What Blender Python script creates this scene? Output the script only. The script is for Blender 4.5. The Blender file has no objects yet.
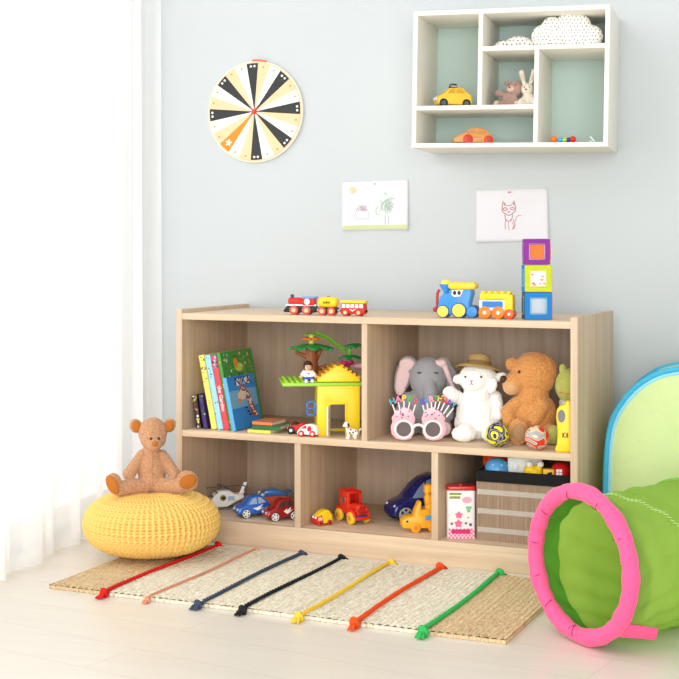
import bpy, bmesh, math, random
from mathutils import Matrix, Vector, Euler
import numpy as np
random.seed(7)
SC = bpy.context.scene
COL = SC.collection
PI = math.pi
# ------------------------------------------------------------------ camera numbers
F, YH, HC, TW, TB, CAMY = 1344.8, 248.8, .7644, .3097, .4155, -3.6255
CAM = Vector((0, CAMY, HC))
FWD = Vector((-math.sin(TW), math.cos(TW), 0))
RGT = Vector((math.cos(TW), math.sin(TW), 0))
CASE_O = Vector((-1.48664, -.38796, 0))
CASE_A = TW - TB
CU = Vector((math.cos(CASE_A), math.sin(CASE_A), 0))
CD = Vector((-math.sin(CASE_A), math.cos(CASE_A), 0))
CW, CDEP, CH, CT = 1.07, .38, .606, .017
MID_Z, LOW_Z, TOP_Z = .2896, .0605, .5955


def cp(u, w, z=0.0):
    """a point in the bookcase's own frame -> world"""
    p = CASE_O + CU * u + CD * w
    return Vector((p.x, p.y, z))


def face(px):
    return TW - math.atan((px - 339.5) / F)


def depth(p):
    return (Vector(p) - CAM).dot(FWD)


def at(px, w, z, org=CASE_O, nrm=CD):
    """point on the plane 'w behind org' seen in picture column px; also metres per pixel there"""
    d = FWD + RGT * ((px - 339.5) / F)
    s = (w - (Vector((CAM.x, CAM.y, 0)) - Vector((org.x, org.y, 0))).dot(nrm)) / d.dot(nrm)
    p = CAM + d * s
    p.z = z
    return p, s / F


def wallp(px, py, Y=0.0):
    d = FWD + RGT * ((px - 339.5) / F) + Vector((0, 0, -(py - YH) / F))
    s = (Y - CAM.y) / d.y
    return CAM + d * s


# ------------------------------------------------------------------ materials
def lin(c):
    out = []
    for v in c:
        v /= 255.0
        out.append(v / 12.92 if v <= .04045 else ((v + .055) / 1.055) ** 2.4)
    return (*out, 1.0)


MATS = {}


def mat(name, col, rough=.5, spec=.4, metal=0, bump=None, var=None, alpha=1, translucent=0, coat=0, sheen=0, transmission=0):
    if name in MATS:
        return MATS[name]
    m = bpy.data.materials.new(name)
    m.use_nodes = True
    nt = m.node_tree
    b = nt.nodes['Principled BSDF']
    b.inputs['Base Color'].default_value = lin(col)
    b.inputs['Roughness'].default_value = rough
    b.inputs['Specular IOR Level'].default_value = spec
    b.inputs['Metallic'].default_value = metal
    b.inputs['Alpha'].default_value = alpha
    b.inputs['Coat Weight'].default_value = coat
    b.inputs['Sheen Weight'].default_value = sheen
    b.inputs['Transmission Weight'].default_value = transmission
    tc = None
    if bump or var:
        tc = nt.nodes.new('ShaderNodeTexCoord')
    if var:
        sc_, amt = var
        n = nt.nodes.new('ShaderNodeTexNoise')
        n.inputs['Scale'].default_value = sc_
        n.inputs['Detail'].default_value = 3
        nt.links.new(tc.outputs['Object'], n.inputs['Vector'])
        r = nt.nodes.new('ShaderNodeValToRGB')
        c = lin(col)
        r.color_ramp.elements[0].position = .3
        r.color_ramp.elements[1].position = .7
        r.color_ramp.elements[0].color = (*[x * (1 - amt) for x in c[:3]], 1)
        r.color_ramp.elements[1].color = (*[min(1, x * (1 + amt * .6)) for x in c[:3]], 1)
        nt.links.new(n.outputs['Fac'], r.inputs['Fac'])
        nt.links.new(r.outputs['Color'], b.inputs['Base Color'])
    if bump:
        sc_, st = bump
        n = nt.nodes.new('ShaderNodeTexNoise')
        n.inputs['Scale'].default_value = sc_
        n.inputs['Detail'].default_value = 4
        nt.links.new(tc.outputs['Object'], n.inputs['Vector'])
        bp = nt.nodes.new('ShaderNodeBump')
        bp.inputs['Strength'].default_value = st
        bp.inputs['Distance'].default_value = (.3 / sc_) * (.0025 if sc_ < 10 else 1)
        nt.links.new(n.outputs['Fac'], bp.inputs['Height'])
        nt.links.new(bp.outputs['Normal'], b.inputs['Normal'])
    if translucent:
        out = nt.nodes['Material Output']
        tr = nt.nodes.new('ShaderNodeBsdfTranslucent')
        tr.inputs['Color'].default_value = lin(col)
        mx = nt.nodes.new('ShaderNodeMixShader')
        mx.inputs['Fac'].default_value = translucent
        nt.links.new(b.outputs['BSDF'], mx.inputs[1])
        nt.links.new(tr.outputs['BSDF'], mx.inputs[2])
        nt.links.new(mx.outputs['Shader'], out.inputs['Surface'])
    MATS[name] = m
    return m


def wood(name, light, dark, scale, rough=.45, grain=.9):
    """streaky laminate; scale = (x, y, z) stretch of the noise in object space"""
    if name in MATS:
        return MATS[name]
    m = bpy.data.materials.new(name)
    m.use_nodes = True
    nt = m.node_tree
    b = nt.nodes['Principled BSDF']
    b.inputs['Roughness'].default_value = rough
    b.inputs['Specular IOR Level'].default_value = .45
    tc = nt.nodes.new('ShaderNodeTexCoord')
    mp = nt.nodes.new('ShaderNodeMapping')
    mp.inputs['Scale'].default_value = scale
    nt.links.new(tc.outputs['Object'], mp.inputs['Vector'])
    n1 = nt.nodes.new('ShaderNodeTexNoise')
    n1.inputs['Scale'].default_value = 1
    n1.inputs['Detail'].default_value = 6
    n1.inputs['Roughness'].default_value = .65
    n1.inputs['Distortion'].default_value = .4
    nt.links.new(mp.outputs['Vector'], n1.inputs['Vector'])
    r = nt.nodes.new('ShaderNodeValToRGB')
    r.color_ramp.elements[0].position = .28
    r.color_ramp.elements[1].position = .68
    r.color_ramp.elements[0].color = lin(dark)
    r.color_ramp.elements[1].color = lin(light)
    nt.links.new(n1.outputs['Fac'], r.inputs['Fac'])
    nt.links.new(r.outputs['Color'], b.inputs['Base Color'])
    bp = nt.nodes.new('ShaderNodeBump')
    bp.inputs['Strength'].default_value = .08
    bp.inputs['Distance'].default_value = .002
    nt.links.new(n1.outputs['Fac'], bp.inputs['Height'])
    nt.links.new(bp.outputs['Normal'], b.inputs['Normal'])
    MATS[name] = m
    return m


# ------------------------------------------------------------------ mesh builder
class MB:
    def __init__(s):
        s.bm = bmesh.new()
        s.mi = 0
        s.n = 0

    def _mark(s):
        s.bm.faces.ensure_lookup_table()
        for f in s.bm.faces[s.n:]:
            f.material_index = s.mi
            f.smooth = True
        s.n = len(s.bm.faces)
        return s

    def m(s, i):
        s.mi = i
        return s

    def box(s, c, d, rot=(0, 0, 0)):
        M = Matrix.Translation(c) @ Euler(rot).to_matrix().to_4x4() @ Matrix.Diagonal((*d, 1))
        bmesh.ops.create_cube(s.bm, size=1, matrix=M)
        return s._mark()

    def ell(s, c, r, rot=(0, 0, 0), u=24, v=14):
        if isinstance(r, (int, float)):
            r = (r, r, r)
        M = Matrix.Translation(c) @ Euler(rot).to_matrix().to_4x4() @ Matrix.Diagonal((*r, 1))
        bmesh.ops.create_uvsphere(s.bm, u_segments=u, v_segments=v, radius=1, matrix=M)
        return s._mark()

    def cyl(s, p0, p1, r0, r1=None, n=28):
        p0, p1 = Vector(p0), Vector(p1)
        r1 = r0 if r1 is None else r1
        d = p1 - p0
        M = Matrix.Translation((p0 + p1) / 2) @ d.to_track_quat('Z', 'Y').to_matrix().to_4x4()
        bmesh.ops.create_cone(s.bm, cap_ends=True, segments=n, radius1=r0, radius2=r1, depth=d.length, matrix=M)
        return s._mark()

    def cap(s, p0, p1, r0, r1=None, k=7):
        """chain of balls (for bodies that are remeshed afterwards)"""
        p0, p1 = Vector(p0), Vector(p1)
        r1 = r0 if r1 is None else r1
        for i in range(k):
            t = i / (k - 1)
            s.ell(p0.lerp(p1, t), r0 + (r1 - r0) * t, u=14, v=8)
        return s

    def plate(s, pts, vec):
        """polygon (3-D points) pushed along vec"""
        vec = Vector(vec)
        a = [s.bm.verts.new(Vector(p)) for p in pts]
        b = [s.bm.verts.new(Vector(p) + vec) for p in pts]
        n = len(a)
        fs = [s.bm.faces.new(a), s.bm.faces.new(b[::-1])]
        for i in range(n):
            fs.append(s.bm.faces.new((a[i], b[i], b[(i + 1) % n], a[(i + 1) % n])))
        bmesh.ops.recalc_face_normals(s.bm, faces=fs)
        return s._mark()

    def prism(s, xz, y0, y1):
        return s.plate([(x, y0, z) for x, z in xz], (0, y1 - y0, 0))

    def hull(s, xz, hw):
        """side outline whose half-width depends on height"""
        a = [s.bm.verts.new((x, -hw(z), z)) for x, z in xz]
        b = [s.bm.verts.new((x, hw(z), z)) for x, z in xz]
        n = len(a)
        fs = [s.bm.faces.new(a), s.bm.faces.new(b[::-1])]
        for i in range(n):
            fs.append(s.bm.faces.new((a[i], b[i], b[(i + 1) % n], a[(i + 1) % n])))
        bmesh.ops.recalc_face_normals(s.bm, faces=fs)
        return s._mark()

    def tube(s, pts, r, n=10, closed=False, caps=True):
        pts = [Vector(p) for p in pts]
        N = len(pts)
        rr = r if isinstance(r, (list, tuple)) else [r] * N
        rings = []
        up = None
        for i, p in enumerate(pts):
            if closed:
                t = (pts[(i + 1) % N] - pts[i - 1]).normalized()
            else:
                t = (pts[min(i + 1, N - 1)] - pts[max(i - 1, 0)]).normalized()
            if up is None:
                up = t.orthogonal().normalized()
            up = (up - t * up.dot(t))
            up = up.normalized() if up.length > 1e-9 else t.orthogonal().normalized()
            q = t.cross(up)
            rings.append([s.bm.verts.new(p + (up * math.cos(2 * PI * j / n) + q * math.sin(2 * PI * j / n)) * rr[i]) for j in range(n)])
        R = N if closed else N - 1
        fs = []
        for i in range(R):
            A, B = rings[i], rings[(i + 1) % N]
            off = 0
            if closed and i == N - 1:
                off = min(range(n), key=lambda o: (A[0].co - B[o].co).length)
            for j in range(n):
                fs.append(s.bm.faces.new((A[j], A[(j + 1) % n], B[(j + 1 + off) % n], B[(j + off) % n])))
        if not closed and caps:
            fs.append(s.bm.faces.new(rings[0][::-1]))
            fs.append(s.bm.faces.new(rings[-1]))
        bmesh.ops.recalc_face_normals(s.bm, faces=fs)
        return s._mark()

    def torus(s, c, R, r, axis=(0, 1, 0), n=40, k=12, sx=1, sz=1):
        q = Vector(axis).to_track_quat('Z', 'Y')
        c = Vector(c)
        pts = [c + q @ Vector((R * sx * math.cos(2 * PI * i / n), R * sz * math.sin(2 * PI * i / n), 0)) for i in range(n)]
        return s.tube(pts, r, k, closed=True)

    def lathe(s, prof, c=(0, 0, 0), n=32, M=None):
        c = Vector(c)
        rings = []
        for r, z in prof:
            rings.append([s.bm.verts.new(c + Vector((max(r, 1e-5) * math.cos(2 * PI * j / n), max(r, 1e-5) * math.sin(2 * PI * j / n), z))) for j in range(n)])
        fs = []
        for A, B in zip(rings, rings[1:]):
            for j in range(n):
                fs.append(s.bm.faces.new((A[j], A[(j + 1) % n], B[(j + 1) % n], B[j])))
        fs.append(s.bm.faces.new(rings[0][::-1]))
        fs.append(s.bm.faces.new(rings[-1]))
        if M is not None:
            bmesh.ops.transform(s.bm, matrix=M, verts=[v for r in rings for v in r])
        bmesh.ops.recalc_face_normals(s.bm, faces=fs)
        return s._mark()

    def grid(s, fn, nu, nv, closed_u=False):
        vs = [[s.bm.verts.new(fn(i / (nu if closed_u else nu - 1), j / (nv - 1))) for i in range(nu)] for j in range(nv)]
        for j in range(nv - 1):
            for i in range(nu if closed_u else nu - 1):
                s.bm.faces.new((vs[j][i], vs[j][(i + 1) % nu], vs[j + 1][(i + 1) % nu], vs[j + 1][i]))
        return s._mark()

    def xf(s, M):
        bmesh.ops.transform(s.bm, matrix=M, verts=s.bm.verts)
        return s

    def build(s, name, mats, parent=None, bevel=0, seg=2, sub=0, ang=35, solid=0):
        me = bpy.data.meshes.new(name)
        s.bm.to_mesh(me)
        s.bm.free()
        if not isinstance(mats, (list, tuple)):
            mats = [mats]
        for mm in mats:
            me.materials.append(mm)
        o = bpy.data.objects.new(name, me)
        COL.objects.link(o)
        if parent:
            o.parent = parent
        if solid:
            md = o.modifiers.new('solid', 'SOLIDIFY')
            md.thickness = solid
        if bevel:
            md = o.modifiers.new('bevel', 'BEVEL')
            md.width = bevel
            md.segments = seg
            md.limit_method = 'ANGLE'
            md.angle_limit = math.radians(30)
            md.harden_normals = False
        if sub:
            md = o.modifiers.new('sub', 'SUBSURF')
            md.levels = md.render_levels = sub
        if not sub and not bevel:
            me.set_sharp_from_angle(angle=math.radians(ang))
        return o


def plush(name, mb, mt, parent, vox=.7, disp=0, dsc=2.0, smooth=4, sub=0):
    o = mb.build(name, mt, parent, ang=180)
    r = o.modifiers.new('remesh', 'REMESH')
    r.mode = 'VOXEL'
    r.voxel_size = vox
    r.use_smooth_shade = True
    sm = o.modifiers.new('smooth', 'SMOOTH')
    sm.factor = .6
    sm.iterations = smooth
    if disp:
        t = bpy.data.textures.new(name + '_fuzz', 'CLOUDS')
        t.noise_scale = dsc
        t.noise_depth = 2
        d = o.modifiers.new('fuzz', 'DISPLACE')
        d.texture = t
        d.texture_coords = 'LOCAL'
        d.strength = disp
        d.mid_level = .5
    return o


def thing(name, label, cat, loc=(0, 0, 0), rz=0, k=1.0, group=None, rot=None):
    o = bpy.data.objects.new(name, None)
    COL.objects.link(o)
    o.empty_display_size = .02
    o.location = loc
    o.rotation_euler = rot if rot else (0, 0, rz)
    o.scale = (k, k, k)
    o['label'] = label
    o['category'] = cat
    if group:
        o['group'] = group
    return o


def struct(o):
    o['kind'] = 'structure'
    return o


def text(name, s, size, mt, parent, loc, rot=(PI / 2, 0, 0), ext=.02, bold=0, sx=1):
    cu = bpy.data.curves.new(name, 'FONT')
    cu.body = s
    cu.size = size
    cu.extrude = ext
    cu.offset = bold
    cu.align_x = 'CENTER'
    cu.align_y = 'CENTER'
    cu.resolution_u = 3
    cu.materials.append(mt)
    tmp = bpy.data.objects.new(name + '_curve', cu)
    me = bpy.data.meshes.new_from_object(tmp)
    bpy.data.objects.remove(tmp)
    me.name = name
    if not me.materials:
        me.materials.append(mt)
    o = bpy.data.objects.new(name, me)
    COL.objects.link(o)
    o.parent = parent
    o.location = loc
    o.rotation_euler = rot
    o.scale = (sx, 1, 1)
    return o


def star(cx, cz, r, n=5, q=.42, ph=0):
    return [(cx + (r if i % 2 == 0 else r * q) * math.sin(PI * i / n + ph), cz + (r if i % 2 == 0 else r * q) * math.cos(PI * i / n + ph)) for i in range(2 * n)]


def disc(cx, cz, rx, rz=None, n=24):
    rz = rx if rz is None else rz
    return [(cx + rx * math.cos(2 * PI * i / n), cz + rz * math.sin(2 * PI * i / n)) for i in range(n)]


def rrect(x0, z0, x1, z1, r, n=5):
    out = []
    for cx, cz, a in ((x1 - r, z1 - r, 0), (x0 + r, z1 - r, 90), (x0 + r, z0 + r, 180), (x1 - r, z0 + r, 270)):
        for i in range(n + 1):
            t = math.radians(a + 90 * i / n)
            out.append((cx + r * math.cos(t), cz + r * math.sin(t)))
    return out


# common colours
WHITE = mat('white_plastic', (245, 245, 243), .35)
BLACK = mat('black_plastic', (25, 25, 28), .4)
RED = mat('red_plastic', (214, 34, 28), .3)
DKRED = mat('dark_red_paint', (158, 24, 26), .25, coat=.4)
YEL = mat('yellow_plastic', (252, 212, 30), .35)
BLUE = mat('blue_plastic', (40, 120, 205), .3)
SKYB = mat('light_blue_plastic', (90, 170, 232), .3)
NAVY = mat('navy_paint', (22, 32, 100), .2, coat=.5)
ORANGE = mat('orange_plastic', (246, 128, 28), .35)
GREEN = mat('green_plastic', (30, 150, 62), .35)
LIME = mat('lime_plastic', (165, 215, 60), .4)
PINK = mat('pink_plastic', (246, 160, 180), .35)
MAGENTA = mat('magenta_plastic', (214, 50, 130), .35)
SILVER = mat('silver_plastic', (205, 208, 212), .25, metal=.4)
GREY = mat('grey_plastic', (120, 122, 126), .45)
DKGREY = mat('dark_window_tint', (40, 44, 52), .15, spec=.6)
EYE = mat('black_glass_eye', (14, 12, 12), .1, spec=.7)
CREAM = mat('cream_plastic', (245, 232, 205), .45)
# ================================================================== setting
def floor_mat():
    m = bpy.data.materials.new('pale_floorboards')
    m.use_nodes = True
    nt = m.node_tree
    b = nt.nodes['Principled BSDF']
    tc = nt.nodes.new('ShaderNodeTexCoord')
    mp = nt.nodes.new('ShaderNodeMapping')
    mp.inputs['Rotation'].default_value = (0, 0, .25)
    nt.links.new(tc.outputs['Object'], mp.inputs['Vector'])
    br = nt.nodes.new('ShaderNodeTexBrick')
    br.inputs['Scale'].default_value = 1
    br.inputs['Brick Width'].default_value = 1.6
    br.inputs['Row Height'].default_value = .14
    br.inputs['Mortar Size'].default_value = .0012
    br.inputs['Color1'].default_value = lin((234, 226, 213))
    br.inputs['Color2'].default_value = lin((230, 222, 208))
    br.inputs['Mortar'].default_value = lin((216, 207, 192))
    nt.links.new(mp.outputs['Vector'], br.inputs['Vector'])
    mp2 = nt.nodes.new('ShaderNodeMapping')
    mp2.inputs['Rotation'].default_value = (0, 0, .25)
    mp2.inputs['Scale'].default_value = (1.5, 22, 1)
    nt.links.new(tc.outputs['Object'], mp2.inputs['Vector'])
    n = nt.nodes.new('ShaderNodeTexNoise')
    n.inputs['Scale'].default_value = 1.5
    n.inputs['Detail'].default_value = 5
    nt.links.new(mp2.outputs['Vector'], n.inputs['Vector'])
    mx = nt.nodes.new('ShaderNodeMixRGB')
    mx.blend_type = 'MULTIPLY'
    mx.inputs['Fac'].default_value = .25
    r = nt.nodes.new('ShaderNodeValToRGB')
    r.color_ramp.elements[0].color = (.82, .8, .77, 1)
    r.color_ramp.elements[1].color = (1, 1, 1, 1)
    r.color_ramp.elements[0].position = .3
    r.color_ramp.elements[1].position = .65
    nt.links.new(n.outputs['Fac'], r.inputs['Fac'])
    nt.links.new(br.outputs['Color'], mx.inputs['Color1'])
    nt.links.new(r.outputs['Color'], mx.inputs['Color2'])
    nt.links.new(mx.outputs['Color'], b.inputs['Base Color'])
    b.inputs['Roughness'].default_value = .28
    b.inputs['Specular IOR Level'].default_value = .35
    return m


WALLM = mat('pale_blue_grey_paint', (197, 203, 205), .85, spec=.15, bump=(60, .05))
LWALL = -1.79
f = MB().box((.6, -2.6, -.05), (4.9, 5.4, .1)).build('floor', floor_mat())
struct(f)
w = MB().box((.6, .05, 1.3), (4.9, .1, 2.6)).build('wall_back', WALLM)
struct(w)
WY0, WY1, WZ0, WZ1 = -2.9, -.04, .015, 2.45
mb = MB()
x = LWALL - .05
mb.box((x, -5.3 / 2 - .0 + (WY0 - 0) / 2 - 0, 1.3), (.1, 5.3 + WY0, 2.6)) if False else None
mb.box((x, (WY1) / 2, 1.3), (.1, -WY1, 2.6))
mb.box((x, (-5.3 + WY0) / 2, 1.3), (.1, 5.3 + WY0, 2.6))
mb.box((x, (WY0 + WY1) / 2, WZ0 / 2), (.1, WY1 - WY0, WZ0))
mb.box((x, (WY0 + WY1) / 2, (WZ1 + 2.6) / 2), (.1, WY1 - WY0, 2.6 - WZ1))
struct(mb.build('wall_left', WALLM))
win = thing('window_1', 'tall white framed window behind the sheer curtain', 'window', (x, (WY0 + WY1) / 2, WZ0))
win['kind'] = 'structure'
hw_, hh_ = (WY1 - WY0) / 2, WZ1 - WZ0
mb = MB()
for yy in (-hw_ + .03, 0, hw_ - .03):
    mb.box((0, yy, hh_ / 2), (.06, .06, hh_))
for zz in (.03, hh_ - .03):
    mb.box((0, 0, zz), (.06, hw_ * 2, .06))
mb.build('window_frame', WHITE, win)
gm = bpy.data.materials.new('window_glass')
gm.use_nodes = True
nt = gm.node_tree
nt.nodes.remove(nt.nodes['Principled BSDF'])
tr = nt.nodes.new('ShaderNodeBsdfTransparent')
gl = nt.nodes.new('ShaderNodeBsdfGlossy')
gl.inputs['Roughness'].default_value = .02
mx = nt.nodes.new('ShaderNodeMixShader')
mx.inputs['Fac'].default_value = .05
nt.links.new(tr.outputs[0], mx.inputs[1])
nt.links.new(gl.outputs[0], mx.inputs[2])
nt.links.new(mx.outputs[0], nt.nodes['Material Output'].inputs['Surface'])
for s in (-1, 1):
    MB().box((0, s * hw_ / 2, hh_ / 2), (.006, hw_ - .09, hh_ - .12)).build('window_pane', gm, win)

# sheer curtains
cm = bpy.data.materials.new('sheer_white_voile')
cm.use_nodes = True
nt = cm.node_tree
nt.nodes.remove(nt.nodes['Principled BSDF'])
d1 = nt.nodes.new('ShaderNodeBsdfDiffuse')
d1.inputs['Color'].default_value = (.93, .93, .92, 1)
t1 = nt.nodes.new('ShaderNodeBsdfTranslucent')
t1.inputs['Color'].default_value = (.95, .95, .95, 1)
t2 = nt.nodes.new('ShaderNodeBsdfTransparent')
m1 = nt.nodes.new('ShaderNodeMixShader')
m1.inputs['Fac'].default_value = .55
m2 = nt.nodes.new('ShaderNodeMixShader')
m2.inputs['Fac'].default_value = .3
nt.links.new(d1.outputs[0], m1.inputs[1])
nt.links.new(t1.outputs[0], m1.inputs[2])
nt.links.new(m1.outputs[0], m2.inputs[1])
nt.links.new(t2.outputs[0], m2.inputs[2])
nt.links.new(m2.outputs[0], nt.nodes['Material Output'].inputs['Surface'])


def curtain(y0, y1, x0, amp, folds, seed, label, zb=.006, xdrift=0.0):
    rnd = random.Random(seed)
    ph = [rnd.uniform(0, 6.28) for _ in range(4)]
    t = thing('sheer_curtain', label, 'curtain', (x0, (y0 + y1) / 2, 0), group='sheer curtains at the window')
    L = y1 - y0

    def fn(u, v):
        y = -L / 2 + L * u
        z = zb + 2.55 * v
        a = amp * (.65 + .35 * (1 - v))
        dx = a * (math.sin(2 * PI * folds * u + ph[0] + .5 * math.sin(5 * u + ph[1])) + .35 * math.sin(2 * PI * folds * 2.3 * u + ph[2]) + .2 * math.sin(2 * PI * 1.3 * u + 1.5 * v + ph[3]))
        return Vector((dx + xdrift * (u), y + .012 * math.sin(2 * PI * folds * u * 2 + ph[1]) * (1 - v), z))
    MB().grid(fn, int(folds * 24), 40).build('curtain_panel', cm, t, ang=180)
    # stitched bottom hem
    MB().grid(lambda u, v: fn(u, v * .012) + Vector((.0015, 0, 0)), int(folds * 24), 3).build('bottom_hem', cm, t, ang=180)
    return t


curtain(-2.2, -.74, -1.69, .022, 8, 3, 'sheer white curtain panel at the picture edge, its hem nearest the rug corner')
curtain(-.78, -.015, -1.715, .02, 6, 11, 'sheer white curtain panel hanging in the corner behind the yellow pouf', zb=.004, xdrift=.0)

# ================================================================== bookcase
WV = wood('oak_laminate_upright', (217, 192, 163), (186, 160, 133), (45, 45, 2.2))
WHZ = wood('oak_laminate_level', (226, 201, 170), (200, 174, 145), (2.2, 40, 70))
WBK = wood('oak_laminate_backing', (196, 174, 150), (166, 144, 122), (38, 38, 1.8))
case = thing('bookcase', 'low oak five-compartment bookcase full of toys along the wall', 'bookcase', CASE_O, CASE_A)
for xx, nm in ((CT / 2, 'side_panel'), (CW - CT / 2, 'side_panel')):
    MB().box((xx, CDEP / 2, CH / 2), (CT, CDEP, CH)).build(nm, WV, case, bevel=.0008)
IW = CW - 2 * CT
MB().box((CW / 2, CDEP / 2 + .0005, TOP_Z - .0083), (IW, CDEP - .001, .0166)).build('top_board', WHZ, case, bevel=.0007)
MB().box((CW / 2, CDEP / 2 - .003, MID_Z - .0085), (IW, CDEP - .008, .017)).build('shelf_board', WHZ, case, bevel=.0007)
MB().box((CW / 2, CDEP / 2 + .005, LOW_Z - .0085), (IW, CDEP - .03, .017)).build('bottom_board', WHZ, case, bevel=.0005)
MB().box((CW / 2, .0085, LOW_Z / 2), (IW, .017, LOW_Z)).build('plinth_board', WHZ, case, bevel=.0006)
MB().box((CW / 2, CDEP - .007, CH / 2 - .008), (IW, .008, CH - .03)).build('back_panel', WBK, case)
MB().box((CW / 2, CDEP / 2 - .003, (MID_Z + TOP_Z - .0166) / 2), (CT * .9, CDEP - .012, TOP_Z - .0166 - MID_Z)).build('divider', WV, case, bevel=.0006)
third = (IW - 0) / 3
DVO = {1: -.0105, 2: .0115}
for i in (1, 2):
    MB().box((CT + third * i + DVO[i], CDEP / 2 - .003, (LOW_Z + MID_Z - .017) / 2), (CT, CDEP - .012, MID_Z - .017 - LOW_Z)).build('divider', WV, case, bevel=.0006)

# ================================================================== rug
def rug_mat(name, base, streak, amt):
    m = bpy.data.materials.new(name)
    m.use_nodes = True
    nt = m.node_tree
    b = nt.nodes['Principled BSDF']
    b.inputs['Roughness'].default_value = .9
    b.inputs['Specular IOR Level'].default_value = .1
    tc = nt.nodes.new('ShaderNodeTexCoord')
    mp = nt.nodes.new('ShaderNodeMapping')
    mp.inputs['Scale'].default_value = (170, 40, 1)
    nt.links.new(tc.outputs['Object'], mp.inputs['Vector'])
    n = nt.nodes.new('ShaderNodeTexNoise')
    n.inputs['Scale'].default_value = 1
    n.inputs['Detail'].default_value = 3
    nt.links.new(mp.outputs['Vector'], n.inputs['Vector'])
    r = nt.nodes.new('ShaderNodeValToRGB')
    r.color_ramp.elements[0].position = .5 - amt
    r.color_ramp.elements[1].position = .58
    r.color_ramp.elements[0].color = lin(streak)
    r.color_ramp.elements[1].color = lin(base)
    nt.links.new(n.outputs['Fac'], r.inputs['Fac'])
    nt.links.new(r.outputs['Color'], b.inputs['Base Color'])
    mp2 = nt.nodes.new('ShaderNodeMapping')
    mp2.inputs['Scale'].default_value = (1, .55, 1)
    nt.links.new(tc.outputs['Object'], mp2.inputs['Vector'])
    v = nt.nodes.new('ShaderNodeTexVoronoi')
    v.inputs['Scale'].default_value = 190
    nt.links.new(mp2.outputs['Vector'], v.inputs['Vector'])
    wv = nt.nodes.new('ShaderNodeTexWave')
    wv.inputs['Scale'].default_value = 24
    wv.inputs['Distortion'].default_value = 1.2
    wv.inputs['Detail Scale'].default_value = 3
    nt.links.new(tc.outputs['Object'], wv.inputs['Vector'])
    ad = nt.nodes.new('ShaderNodeMath')
    ad.operation = 'SUBTRACT'
    nt.links.new(wv.outputs['Fac'], ad.inputs[0])
    nt.links.new(v.outputs['Distance'], ad.inputs[1])
    bp = nt.nodes.new('ShaderNodeBump')
    bp.inputs['Strength'].default_value = .8
    bp.inputs['Distance'].default_value = .0035
    nt.links.new(ad.outputs[0], bp.inputs['Height'])
    nt.links.new(bp.outputs['Normal'], b.inputs['Normal'])
    return m


RT = .008
rug = thing('woven_rug', 'woven cream and jute rug with seven coloured rope stripes before the bookcase', 'rug', cp(0, -.31, 0), CASE_A)
CORDU = [.157, .268, .393, .500, .631, .755, .902]
RL, RWD = 1.066, .247


def rug_piece(u0, u1, m):
    nu = max(4, int((u1 - u0) / .004))
    nv = 126
    mb = MB()
    rnd = random.Random(int(u0 * 1000))
    ed = [rnd.uniform(-1, 1) for _ in range(nu + 1)]

    def edge(u, s):
        return s * (RWD + .0016 * math.sin(u * 2 * PI / .0125) + .003 * math.sin(u * 9) * .6)

    def top(a, b):
        u = u0 + (u1 - u0) * a
        y = edge(u, -1) * (1 - b) + edge(u, 1) * b
        return Vector((u, y, RT + .002 * abs(math.sin(u * PI / .008)) + .0011 * math.sin(y * 2 * PI / .014 + (int(u / .008) % 2) * PI)))
    mb.grid(top, nu, nv)
    mb.grid(lambda a, b: Vector((u0 + (u1 - u0) * a, edge(u0 + (u1 - u0) * a, -1), .0005 + (RT - .0005) * b)), nu, 3)
    mb.grid(lambda a, b: Vector((u0 + (u1 - u0) * (1 - a), edge(u0 + (u1 - u0) * (1 - a), 1), .0005 + (RT - .0005) * b)), nu, 3)
    mb.grid(lambda a, b: Vector((u1, edge(u1, -1) + (edge(u1, 1) - edge(u1, -1)) * a, .0005 + (RT - .0005) * b)), nv, 3)
    mb.grid(lambda a, b: Vector((u0, edge(u0, 1) + (edge(u0, -1) - edge(u0, 1)) * a, .0005 + (RT - .0005) * b)), nv, 3)
    return mb.build('rug_section', m, rug, ang=80)


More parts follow.
